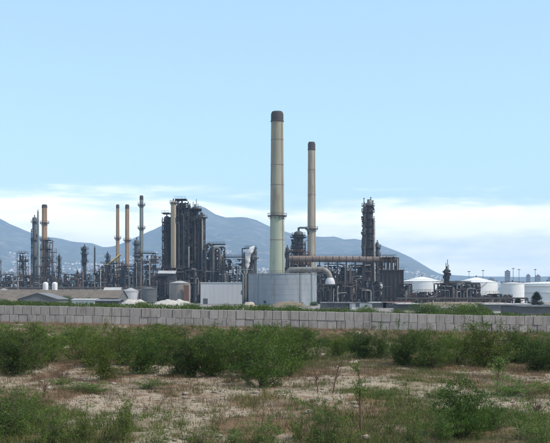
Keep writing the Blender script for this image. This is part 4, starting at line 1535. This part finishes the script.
shed("red-brown flat-roofed shed below the furnace", 383, 412, 308.0, 304.8, 300, 9, WALL_DARK, ROOF_RED, gable="side", windows=1)
shed("pale grey flat roof left of the green mounds", 398, 420, 309.5, 306.5, 250, 9, WALL_DARK, ROOF_PALE, gable="side", windows=0, door=False)
shed("dark grey sloping-roofed shed at the right edge", 522, 566, 315.8, 309.5, 190, 18, WALL_SHED, ROOF_GREY, gable="side", windows=0, door=False)
shed("long pale roof between green mounds and dark tree", 484, 530, 309.0, 307, 240, 8, WALL_SHED, ROOF_PALE, gable="side", windows=0, door=False)


# earth bank, white heaps, rubble
def heap(label, px0, px1, ytop, D, m, seed, depth=6, cat="heap", name="sand_heap", lumps=0.35, group=None):
    x0, x1 = X(px0, D), X(px1, D)
    W = x1 - x0
    zb = float(base_z((x0 + x1) / 2, D))
    H = Z(ytop, D) - zb
    nx, ny = 44, 16
    u, v = np.meshgrid(np.linspace(-1, 1, nx), np.linspace(-1, 1, ny))
    n_ = Val2(seed)
    prof = np.clip(1 - u ** 4, 0, 1) * np.clip(1 - v ** 2, 0, 1) ** .8
    rough = .5 + n_.fbm(u * W / 3.2 + 50, v * 2.0 + 50, 4) * 1.0
    z = H * prof * (1 - lumps + lumps * rough) - .15
    V = np.stack([u * W / 2, v * depth / 2, z], -1).reshape(-1, 3)
    i = np.arange(nx * ny).reshape(ny, nx)
    Fq = np.stack([i[:-1, :-1], i[:-1, 1:], i[1:, 1:], i[1:, :-1]], -1).reshape(-1, 4)
    me = np_mesh(name, V, Fq, m)
    me.polygons.foreach_set("use_smooth", [True] * len(me.polygons))
    return tag(link(name, me, None, ((x0 + x1) / 2, D, zb)), label, cat, group)


heap("lumpy white sand heap right of the dark open-fronted shed", 117, 153, 300.0, 260, SANDHEAP, 5, 9, lumps=.8)
heap("long flat white heap in front of the small domed tank", 149, 199, 299.6, 290, SANDHEAP, 6, 9, lumps=.6)
heap("pale rubble heap at the foot of the greenish pipe tower", 243, 256, 301.5, 330, STONE, 7, 6, name="rubble_heap", lumps=.7)
heap("brown earth heap in front of the big grey tank", 270, 306, 301.5, 340, BERM, 8, 7, name="earth_heap", lumps=.7)
heap("low brown earth bank below the white tanks", 405, 524, 301.5, 380, BERM, 9, 10, name="earth_bank", lumps=.4, cat="earth bank")


# ------------------------------------------------------------------ vegetation
def leaf_mesh(name, P, DIR, L, Wd, m, rs):
    """Diamond leaves at P along DIR."""
    n = len(P)
    DIR = DIR / np.linalg.norm(DIR, axis=1, keepdims=True)
    ref = rs.normal(size=(n, 3))
    side = np.cross(DIR, ref)
    side /= np.maximum(np.linalg.norm(side, axis=1, keepdims=True), 1e-6)
    Lc, Wc = L[:, None], Wd[:, None]
    droop = np.cross(side, DIR) * Lc * rs.uniform(-.15, .15, (n, 1))
    V = np.stack([P, P + DIR * Lc * .45 + side * Wc * .5 + droop, P + DIR * Lc, P + DIR * Lc * .45 - side * Wc * .5 + droop], 1).reshape(-1, 3)
    Fq = np.arange(4 * n).reshape(n, 4)
    return np_mesh(name, V, Fq, m)


def shrub_meshes(seed, shoots=130, per=48, leaf=(.055, .013), upright=.55, m=LEAF, stem_r=.012, low=.12, gap=.0):
    """A unit shrub, 1 high and 1 wide: leaning boughs from the base, shoots along each, leaves along each shoot."""
    rs = np.random.RandomState(seed)
    P, Dr = [], []
    br = MB()
    nb = rs.randint(11, 16)
    for k in range(nb):
        a = 2.4 * k + rs.uniform(-.4, .4)
        f = (k + .5) / nb
        hh = low + (0.92 - low) * rs.uniform(.55, 1.0) * (1 - f ** 2 * .75)
        rr = .46 * f ** .6 * rs.uniform(.65, 1.05)
        if rs.rand() < gap:
            continue
        tip = np.array([math.cos(a) * rr, math.sin(a) * rr, hh])
        base = np.array([rs.uniform(-.05, .05), rs.uniform(-.05, .05), -.04])
        midp = base * .45 + tip * .55 + rs.uniform(-.05, .05, 3) + np.array([0, 0, .04])
        br.path([base, base * .6 + midp * .4, midp, tip], [stem_r, stem_r * .8, stem_r * .5, stem_r * .15], 5, False)
        sp = rs.uniform(.15, .26)
        for s_ in range(max(shoots // nb, 3)):
            f2 = rs.uniform(.12, 1.0) ** .75
            root = base + (midp - base) * min(f2 / .6, 1) if f2 < .6 else midp + (tip - midp) * (f2 - .6) / .4
            d = rs.normal(size=3)
            d /= np.linalg.norm(d)
            d[2] = d[2] * .55 + upright * rs.uniform(.2, 1)
            ln = sp * rs.uniform(.6, 1.4)
            d = d / np.linalg.norm(d) * ln
            end = root + d
            end[2] = max(end[2], .03)
            if s_ % 3 == 0:
                br.path([root, root * .5 + end * .5, end], [stem_r * .35, stem_r * .22, stem_r * .08], 3, False)
            n_ = int(per * rs.uniform(.5, 1.4))
            tt = rs.uniform(.1, 1.0, n_)[:, None]
            P.append(root + (end - root) * tt + rs.normal(size=(n_, 3)) * .022)
            dd = d / ln + rs.normal(size=(n_, 3)) * .7
            dd[:, 2] += .2
            Dr.append(dd)
    for k in range(int(shoots * .16)):          # leafy suckers round the foot
        a = rs.uniform(0, 6.283)
        r_ = rs.uniform(.03, .2)
        root = np.array([math.cos(a) * r_, math.sin(a) * r_, .0])
        d = np.array([math.cos(a) * .5, math.sin(a) * .5, 1.0]) + rs.normal(size=3) * .35
        d = d / np.linalg.norm(d) * rs.uniform(.1, .3)
        n_ = int(per * .7)
        P.append(root + d * rs.uniform(.1, 1, (n_, 1)) + rs.normal(size=(n_, 3)) * .02)
        Dr.append(d / .2 + rs.normal(size=(n_, 3)) * .7)
    P = np.concatenate(P); Dr = np.concatenate(Dr)
    lo, hi = np.percentile(P[:, :2], 2, axis=0), np.percentile(P[:, :2], 98, axis=0)
    top = np.percentile(P[:, 2], 99)
    sc = np.array([1 / (hi[0] - lo[0]), 1 / (hi[1] - lo[1]), 1 / top])
    of = np.array([(hi[0] + lo[0]) / 2, (hi[1] + lo[1]) / 2, 0])
    P = (P - of) * sc
    br.v = [tuple((np.array(v) - of) * sc) for v in br.v]
    n = len(P)
    keep = P[:, 2] > .0
    P, Dr = P[keep], Dr[keep]
    n = len(P)
    me = leaf_mesh("crown", P, Dr, rs.uniform(.6, 1.4, n) * leaf[0], rs.uniform(.7, 1.3, n) * leaf[1], m, rs)
    bo = br.build("branches", BARK)
    bme = bo.data
    bpy.data.objects.remove(bo)
    return me, bme


def mound_meshes(seed, m=LEAF_MOUND, n=9000):
    rs = np.random.RandomState(seed)
    lumps = [(rs.uniform(-.3, .3), rs.uniform(-.3, .3), rs.uniform(.08, .62), rs.uniform(.17, .27)) for _ in range(22)] + [(0, 0, .35, .4)]
    P, Dr = [], []
    for cx_, cy_, cz_, r_ in lumps:
        k = int(n * r_ ** 2 / sum(q[3] ** 2 for q in lumps))
        d = rs.normal(size=(k, 3))
        d /= np.linalg.norm(d, axis=1, keepdims=True)
        P.append(np.array([cx_, cy_, cz_]) + d * r_ * rs.uniform(.55, 1.06, (k, 1)))
        Dr.append(d + rs.normal(size=(k, 3)) * .7 + np.array([0, 0, .3]))
    P, Dr = np.concatenate(P), np.concatenate(Dr)
    ok_ = P[:, 2] > 0
    P, Dr = P[ok_], Dr[ok_]
    P[:, :2] /= (P[:, :2].max(0) - P[:, :2].min(0))
    P[:, 2] /= np.percentile(P[:, 2], 99)
    me = leaf_mesh("crown", P, Dr, rs.uniform(.6, 1.4, len(P)) * .042, rs.uniform(.7, 1.3, len(P)) * .02, m, rs)
    br = MB()
    for cx_, cy_, cz_, r_ in lumps:
        br.path([(cx_ * .15, cy_ * .15, -.05), (cx_ * .6, cy_ * .6, cz_ * .6), (cx_, cy_, cz_)], [.015, .011, .004], 5, False)
    bo = br.build("branches", BARK)
    bme = bo.data
    bpy.data.objects.remove(bo)
    return me, bme


# kinds: back-row, main row, front row, sparse, low, mound
KIND = {
    "dense": [shrub_meshes(100 + k, 125, 58, (.052, .0105), .7, LEAF, .009, .1, .12) for k in range(6)],
    "dark": [shrub_meshes(120 + k, 185, 60, (.052, .0110), .65, LEAF_DARK, .009, .1, .08) for k in range(4)],
    "back": [shrub_meshes(140 + k, 130, 44, (.075, .016), .5, LEAF) for k in range(4)],
    "front": [shrub_meshes(160 + k, 95, 50, (.056, .0115), .8, LEAF_FRONT, .008, .1, .1) for k in range(6)],
    "sparse": [shrub_meshes(180 + k, 60, 24, (.075, .016), .9, LEAF_FRONT, .007, .15, .25) for k in range(3)],
    "low": [shrub_meshes(200 + k, 110, 40, (.045, .018), .35, LEAF_FRONT, .006, .3) for k in range(2)],
    "dry": [shrub_meshes(220 + k, 80, 24, (.05, .011), .7, LEAF_DRY, .007, .2, .1) for k in range(2)],
    "mound": [mound_meshes(240 + k) for k in range(4)],
}
rndv = random.Random(77)


def shrub(kind, px, ybase, hpx, wpx, label, group, D=None, zb=None, name="shrub", cat="shrub"):
    if D is None:
        D = 60.0
        for _ in range(8):
            zg = float(ground_z(X(px, D), D))
            D = (EYE - zg) / (ybase - HY) * F
    x = X(px, D)
    zg = float(ground_z(x, D)) if zb is None else zb
    h = hpx / F * D
    cm, bm_ = KIND[kind][rndv.randrange(len(KIND[kind]))]
    t = thing(name, label, cat, (x, D, zg - .03), group, rndv.uniform(0, 6.28))
    w = wpx / F * D
    t.scale = (w, w, h)
    link("crown", cm, t)
    link("branches", bm_, t)
    return t


LAND = [(0, "the left edge"), (20, "the spiky dark tower"), (45, "the far left orange chimney"), (60, "the short dark column"), (75, "the pale-fronted shed"), (85, "the wide-headed column"), (95, "the black vent pipe"), (107, "the yellow conveyor"), (117, "the left twin chimney"),
        (128, "the right twin chimney"), (142, "the green-grey chimney"), (154, "the low annex"), (163, "the left lattice tower"), (173, "the tan column"), (183, "the tallest dark tower"), (195, "the wide-platform tower"),
        (203, "the main block's right edge"), (212, "the pipe tangle"), (222, "the white box's middle"), (236, "the white box's right end"), (247, "the steam jet"), (260, "the grey tank's left end"), (277, "the tallest chimney"),
        (297, "the round-headed vessel"), (311, "the second chimney"), (330, "the lower duct's bell"), (345, "the grey lean shed"), (357, "the white-edged hut"), (368, "the dark right column"), (378, "the short slim column"), (391, "the furnace"), (404, "the furnace's right side"), (420, "the leftmost white tank"),
        (436, "the rack's left end"), (447, "the spike-topped column"), (462, "the flat canopy"), (478, "the low rack's right end"), (490, "the cone-roofed tank"), (505, "the smaller white tank"), (516, "the paired lamp masts"), (535, "the dark conical tree"), (549, "the right edge")]


def where(px):
    return min(LAND, key=lambda q: abs(q[0] - px))[1]


def unique_shrubs(rows, fmt, group):
    seen = {}
    for kind, px, yb, h, w, adj in rows:
        lab = fmt.format(adj=adj, at=where(px))
        if lab in USED_LABELS:
            lab = lab.replace(adj, adj + (" taller" if h > seen.get(lab, 0) else " shorter"), 1)
        seen[lab] = h
        shrub(kind, px, yb, h, w, lab, group)


# the long belt of shrubs across the field
back = [("back", px + rndv.uniform(-4, 4), 345 + rndv.uniform(-3, 6) + (4 if px > 300 else 0), rndv.uniform(13, 20) + (-3 if 305 < px < 345 else 0), rndv.uniform(22, 34),
         rndv.choice(("leafy", "bushy", "rounded", "loose"))) for px in list(range(-3, 308, 18)) + [324, 352, 418, 452, 520, 556]]
unique_shrubs(back, "{adj} green shrub in the belt's back row below {at}", "shrubs in the back row of the belt")
mid = [("dark", 16, 376, 48, 52, "broad dark"), ("dense", -12, 370, 44, 48, "half-hidden"), ("dense", 50, 363, 34, 34, "small"), ("dense", 76, 362, 36, 36, "tidy"), ("dense", 106, 380, 52, 40, "tall"),
       ("dense", 125, 366, 38, 36, "plain"), ("dark", 143, 374, 44, 42, "dense"), ("dense", 166, 366, 40, 38, "mid-sized"), ("dark", 183, 378, 48, 40, "very dark"), ("dark", 208, 377, 48, 44, "wide dark"),
       ("dense", 232, 371, 44, 42, "full"), ("dense", 264, 388, 61, 52, "biggest"), ("dark", 251, 378, 50, 44, "shaded"), ("dense", 289, 377, 48, 34, "upright"),
       ("sparse", 318, 357, 24, 22, "thin"), ("dark", 361, 359, 32, 29, "small"), ("dense", 383, 358, 31, 29, "small"), ("dark", 404, 365, 41, 32, "compact dark"), ("dark", 431, 367, 37, 36, "spreading"), ("dense", 470, 359, 30, 32, "feathery"), ("dense", 337, 356, 25, 26, "modest"),
       ("dense", 455, 365, 35, 34, "short"), ("dark", 487, 367, 46, 46, "large round"), ("dark", 513, 363, 34, 34, "dark"), ("dark", 541, 373, 40, 40, "broad dark"), ("dense", 566, 370, 40, 40, "outlying"),
       ("dense", 4, 358, 32, 36, "feathery"), ("dense", 116, 357, 30, 36, "feathery"), ("dense", 155, 357, 32, 36, "feathery"), 
       ("dense", 220, 358, 32, 38, "feathery"), ("dense", 275, 362, 36, 40, "feathery"), ("dark", 300, 362, 34, 28, "slim dark"), ("dense", 345, 352, 20, 22, "small"),
       ("dense", 527, 364, 33, 33, "plump"), ("dense", 552, 364, 32, 34, "feathery"), ("dense", 92, 368, 38, 30, "narrow"), ("dense", 34, 367, 36, 34, "leaning")]
unique_shrubs(mid, "{adj} green shrub in the belt's front row below {at}", "shrubs in the front row of the belt")
low = [("low", 90, 392, 11, 46, "spreading"), ("low", 152, 389, 11, 34, "flat"), ("low", 190, 352, 8, 30, "flat"), ("low", 440, 398, 12, 30, "flat"), ("low", 512, 396, 17, 46, "broad"), ("low", 250, 350, 8, 26, "flat"), ("low", 545, 392, 12, 26, "flat"), ("low", 60, 385, 8, 24, "small"), ("low", 380, 396, 7, 24, "small")]
unique_shrubs(low, "{adj} low green ground shrub on the sand below {at}", "low ground shrubs")
front = [("front", 8, 436, 52, 50, "pale leafy"), ("front", 30, 428, 40, 44, "leafy"), ("front", 52, 446, 42, 46, "dense leafy"), ("front", 82, 442, 38, 26, "bushy"), ("front", -14, 440, 50, 50, "cut-off"), ("front", 126, 441, 46, 32, "upright"),
         ("sparse", 160, 448, 24, 34, "thin"), ("front", 198, 446, 20, 32, "small"), ("sparse", 232, 446, 26, 30, "wispy"), ("front", 266, 446, 30, 34, "small bright"), ("sparse", 300, 440, 40, 30, "wispy"),
         ("front", 324, 446, 46, 44, "pale broad"), ("sparse", 350, 446, 30, 30, "thin"), ("front", 412, 448, 34, 32, "low"), ("sparse", 392, 436, 34, 24, "wispy"), ("dark", 462, 438, 60, 54, "large dark"), ("front", 442, 444, 36, 34, "leaning"),
         ("front", 492, 428, 36, 34, "bushy"), ("sparse", 520, 440, 40, 32, "thin reddish"), ("front", 540, 452, 40, 40, "low"), ("sparse", 497, 382, 26, 26, "wispy"), ("front", 566, 440, 40, 40, "outlying"), ("dry", 250, 372, 22, 26, "dry brown"), ("dry", 236, 384, 13, 36, "brittle brown"), ("dry", 272, 388, 10, 30, "brown withered"), ("dry", 540, 410, 22, 26, "dry brown"), ("dry", 60, 378, 12, 30, "brown withered")]
unique_shrubs(front, "{adj} shrub in the near field below {at}", "shrubs in the near field")

# green mounds behind the wall
mounds = [(441, 307, 24, 146, "low green bush in the gap between the left and middle green mounds"), (487, 309.5, 16, 138, "low green bush trailing off the right green mound"), (426, 303.5, 34, 140, "left green mound of bushes right behind the wall"), (457, 304, 38, 142, "middle green mound of bushes behind the wall"), (473, 304.5, 40, 136, "largest, right green mound of bushes behind the wall"), (507, 312.5, 15, 140, "tiny green bush behind the wall below the smaller white tank"),
          (366, 306.5, 27, 150, "green bush behind the wall below the dark right column"), (145, 302.3, 24, 170, "green bush on the white heap left of the small tank"), (110, 304, 20, 160, "green bush behind the wall below the yellow conveyor"), (333, 309, 26, 150, "low green bush behind the wall below the lower duct"),
          (30, 297, 9, 355, "dark bush before the brown warehouse, below the thick blue-grey column"), (66, 296, 12, 360, "wide bush before the brown warehouse, right of the white silos"), (88, 297.5, 8, 350, "small bush before the brown warehouse, below the black vent pipe"), (3, 299, 12, 300, "bush at the left picture edge before the brown-roofed store"), (314, 301.5, 9, 370, "dark bush at the right foot of the big grey tank"), (12, 302.5, 22, 165, "green bush behind the wall near the left edge"), (222, 304.5, 26, 170, "low green bush before the white box building"), (296, 305.5, 34, 170, "dark green bush before the big grey tank"), (520, 314.5, 20, 150, "low green bush behind the wall by the dark conical tree"),
          (400, 309, 20, 150, "low green bush behind the wall below the furnace"), (262, 304.5, 24, 180, "green bush at the left foot of the big grey tank"), (190, 303.2, 22, 180, "green bush below the wide-platform tower")]
for px, yt, w, D, lab in mounds:
    x = X(px, D)
    zg = float(base_z(x, D))
    h = (Z(yt, D) - zg) / D * F
    shrub("mound", px, 0, h, w, lab, "bushes behind the wall", D=D, zb=zg, name="bush", cat="bush")

# weeds growing tall along the back of the wall
rs = np.random.RandomState(4)
P = []
for k in range(30000):
    px = rs.uniform(-60, 610)
    D = rs.uniform(113.0, 118.5)
    x = X(px, D)
    dens = N2.fbm(px / 22.0, 3.0, 3)
    keep = 0.75 if px < 400 else 0.4
    if rs.rand() > keep:
        continue
    top = 2.0 + 0.55 * (dens - .30) + (0.15 if px < 350 else -.1)
    z = float(base_z(x, 112)) + rs.uniform(.9, 1.0) ** .5 * top * rs.uniform(.78, 1.02)
    P.append((x, D, z))
P = np.array(P)
Dr = rs.normal(size=P.shape) * .6 + np.array([0, 0, .7])
me = leaf_mesh("weeds", P, Dr, rs.uniform(.15, .4, len(P)), rs.uniform(.04, .09, len(P)), LEAF_MOUND, rs)
stuff(tag(link("weeds", me), "strip of green weeds showing along the top of the wall", "weeds"))

# dark conical tree on the right
def conifer(label, px, ytop, D, wpx, seed):
    rs = np.random.RandomState(seed)
    zg = float(base_z(X(px, D), D))
    H = Z(ytop, D) - zg
    W = wpx / F * D
    t = thing("conifer_tree", label, "tree", (X(px, D), D, zg))
    tr = MB().path([(0, 0, 0), (.05, 0, H * .5), (0, .05, H * .96)], [.22, .13, .03], 7)
    P, Dr = [], []
    for k in range(90):
        f = rs.uniform(.1, .98)
        a = rs.uniform(0, 6.28)
        ln = W * .5 * (1 - f) ** .75 * rs.uniform(.6, 1.1) + .15
        root = np.array([0, 0, H * f])
        d = np.array([math.cos(a), math.sin(a), rs.uniform(.0, .35)])
        end = root + d * ln
        tr.path([root, end], [.05, .012], 4, False)
        n_ = 46
        tt = rs.uniform(.1, 1, n_)[:, None]
        P.append(root + (end - root) * tt + rs.normal(size=(n_, 3)) * .16)
        Dr.append(d + rs.normal(size=(n_, 3)) * .7)
    tr.build("trunk", BARK, t)
    P, Dr = np.concatenate(P), np.concatenate(Dr)
    link("crown", leaf_mesh("crown", P, Dr, rs.uniform(.25, .5, len(P)), rs.uniform(.06, .12, len(P)), LEAF_PINE, rs), t)


conifer("dark conical tree before the banded white tank", 536.5, 292.5, 260, 20, 5)
conifer("small dark conifer left of the dark conical tree", 517.5, 299, 290, 6, 6)


# saplings and dead stalks in the open field
def stalk(label, px, ybase, ytop, lean, seed, green_top=False):
    rs = np.random.RandomState(seed)
    D = 40.0
    for _ in range(8):
        zg = float(ground_z(X(px, D), D)); D = (EYE - zg) / (ybase - HY) * F
    H = (ybase - ytop) / F * D
    t = thing("sapling" if green_top else "dead_stalk", label, "sapling" if green_top else "dead plant", (X(px, D), D, zg - .02))
    q = MB().path([(0, 0, 0), (lean * .3, 0, H * .4), (lean, .05, H)], [.035, .028, .01], 6)
    P, Dr = [], []
    for k in range(14):
        f = rs.uniform(.35, 1)
        a = rs.uniform(0, 6.28)
        root = np.array([lean * f, 0, H * f])
        d = np.array([math.cos(a) * .35, math.sin(a) * .35, .5]) * rs.uniform(.4, .9)
        end = root + d * (.6 if green_top else .7)
        q.path([root, end], [.014, .004], 4, False)
        if green_top and f > .6:
            P.append(root + (end - root) * rs.uniform(.2, 1, (30, 1)) + rs.normal(size=(30, 3)) * .05)
            Dr.append(d + rs.normal(size=(30, 3)) * .5)
    q.build("stem", DEADWOOD, t)
    if P:
        P, Dr = np.concatenate(P), np.concatenate(Dr)
        link("crown", leaf_mesh("crown", P, Dr, rs.uniform(.08, .16, len(P)), rs.uniform(.02, .035, len(P)), LEAF_FRONT, rs), t)


stalk("bare brown forked stalk in the open field right of centre", 333, 393, 362, .25, 1)
stalk("tall thin sapling with a leafy tip right of the brown stalk", 361, 436, 372, -.05, 2, True)
stalk("short dead stalk in the field left of the near large dark shrub", 318, 392, 374, -.1, 3)
stalk("thin dead stalk standing on the sand at the far left", 42, 404, 386, .1, 4)
stalk("tall thin sapling near the right edge of the field", 497, 392, 362, .1, 5, True)


# grasses: too many to count
def grass(name, m, n, y0, y1, blades, hrange, wrange, sand_lim, green, seed, label):
    rs = np.random.RandomState(seed)
    y = np.sqrt(rs.uniform(y0 ** 2, y1 ** 2, n))
    x = rs.uniform(-.34, .34, n) * y
    s = sand_amount(x, y)
    br = brown_amount(x, y)
    g = N1.fbm(x * .16 + 30, y * .16 + 12, 3)
    p = (1 - s * sand_lim) * (np.clip((g - .30) * 4, .12, 1) * (1 - .55 * smooth(33, 42, y)) * (1 - br * .75) if green else np.clip((.72 - g) * 3.2, .1, 1) * (.55 + .45 * br))
    ok = rs.rand(n) < p
    x, y = x[ok], y[ok]
    n = len(x)
    z = ground_z(x, y)
    sc = rs.uniform(.55, 1.4, n) * (.7 + .7 * N3.fbm(x * .5, y * .5, 2))
    X0 = np.repeat(x, blades) + rs.normal(size=n * blades) * np.repeat(.10 * sc, blades)
    Y0 = np.repeat(y, blades) + rs.normal(size=n * blades) * np.repeat(.10 * sc, blades)
    Z0 = np.repeat(z, blades) - .02
    h = rs.uniform(*hrange, n * blades) * np.repeat(sc, blades)
    w = rs.uniform(*wrange, n * blades)
    a = rs.uniform(0, 6.28, n * blades)
    lean = rs.normal(size=(n * blades, 2)) * (.45 * h)[:, None]
    A = np.stack([X0 - np.cos(a) * w, Y0 - np.sin(a) * w, Z0], 1)
    B = np.stack([X0 + np.cos(a) * w, Y0 + np.sin(a) * w, Z0], 1)
    T = np.stack([X0 + lean[:, 0], Y0 + lean[:, 1], Z0 + h], 1)
    V = np.stack([A, B, T], 1).reshape(-1, 3)
    me = np_mesh(name, V, np.arange(len(V)).reshape(-1, 3), m)
    stuff(tag(link(name, me), label, "grass"))


grass("green_grass", GRASS_G, 30000, 20, 62, 16, (.06, .24), (.006, .014), .72, True, 1, "green grass tufts scattered over the near field")
grass("dry_grass", GRASS_D, 17000, 20, 62, 16, (.05, .22), (.005, .011), .6, False, 2, "dry straw-brown grass scattered over the near field")
grass("far_green_grass", GRASS_G, 14000, 60, 111, 14, (.10, .35), (.012, .025), .8, True, 3, "green grass among the belt shrubs before the wall")
grass("far_dry_grass", GRASS_D, 13000, 60, 111, 14, (.08, .32), (.012, .025), .5, False, 4, "dry brown grass in front of the block wall")


# pale clods lying in the sand
def clods():
    rs = np.random.RandomState(9)
    V, Fc = [], []
    base = np.array([(1, 0, 0), (-1, 0, 0), (0, 1, 0), (0, -1, 0), (0, 0, 1), (0, 0, -1), (.7, .7, .5), (-.7, .6, .5), (.6, -.7, .5), (-.6, -.7, .5)], float)
    tri = np.array([(4, 6, 7), (4, 7, 9), (4, 9, 8), (4, 8, 6), (0, 6, 8), (1, 9, 7), (2, 7, 6), (3, 8, 9), (0, 2, 6), (2, 1, 7), (1, 3, 9), (3, 0, 8), (0, 5, 2), (2, 5, 1), (1, 5, 3), (3, 5, 0)])
    k = 0
    tries = 0
    while k < 3200 and tries < 40000:
        tries += 1
        y = math.sqrt(rs.uniform(21 ** 2, 62 ** 2)); x = rs.uniform(-.33, .33) * y
        if float(sand_amount(x, y)) < rs.uniform(.2, .9):
            continue
        s = rs.uniform(.018, .055) * (1 + (rs.rand() < .05) * 1.4)
        V.append(base * (1 + rs.uniform(-.25, .25, base.shape)) * s * np.array([rs.uniform(.8, 1.6), rs.uniform(.8, 1.4), rs.uniform(.4, .8)]) + np.array([x, y, float(ground_z(x, y)) + s * .12]))
        Fc.append(tri + 10 * k)
        k += 1
    stuff(tag(link("pebbles", np_mesh("pebbles", np.concatenate(V), np.concatenate(Fc), STONE)), "pale clods and pebbles strewn over the bare sand", "pebbles"))


clods()


def stone(label, px, y, wpx, seed):
    D = 40.0
    for _ in range(8):
        zg = float(ground_z(X(px, D), D)); D = (EYE - zg) / (y - HY) * F
    s = wpx / 2 / F * D * .75
    import bmesh
    bm = bmesh.new()
    bmesh.ops.create_icosphere(bm, subdivisions=3, radius=1)
    for v in bm.verts:
        n_ = noise.noise(v.co * 1.3 + Vector((seed * 7.1, 0, 0))) * .35 + noise.noise(v.co * 3.1 + Vector((0, seed * 3.3, 0))) * .12
        v.co = Vector((v.co.x * s, v.co.y * s * .8, v.co.z * s * .55)) * (1 + n_)
    me = bpy.data.meshes.new("stone")
    bm.to_mesh(me); bm.free()
    me.materials.append(STONE)
    for p in me.polygons:
        p.use_smooth = True
    me.set_sharp_from_angle(angle=R(30))
    tag(link("stone", me, None, (X(px, D), D, zg + s * .2)), label, "stone", "pale stones in the field")


for i, (px, y, w, lab) in enumerate(((366, 438, 12, "pale stone at the foot of the tall thin sapling"), (309, 413, 13, "largest pale stone left of the sapling, low in the field"), (487, 398, 12, "pale stone just right of the large dark near shrub"),
                                     (353, 364, 11, "pale stone behind the bare brown stalk"), (236, 367, 5, "small pale stone under the belt shrubs left of centre"), (253, 377, 5, "small pale stone below the biggest belt shrub"), (462, 367, 6, "small pale stone before the short belt shrub"),
                                     (546, 422, 7, "pale stone by the right picture edge"), (424, 411, 6, "small pale stone left of the large dark near shrub"), (206, 410, 6, "small pale stone in the sand below the main block"))):
    stone(lab, px, y, w, i + 1)

for k, v in USED_LABELS.items():
    if v > 1:
        print("DUP LABEL", v, k)
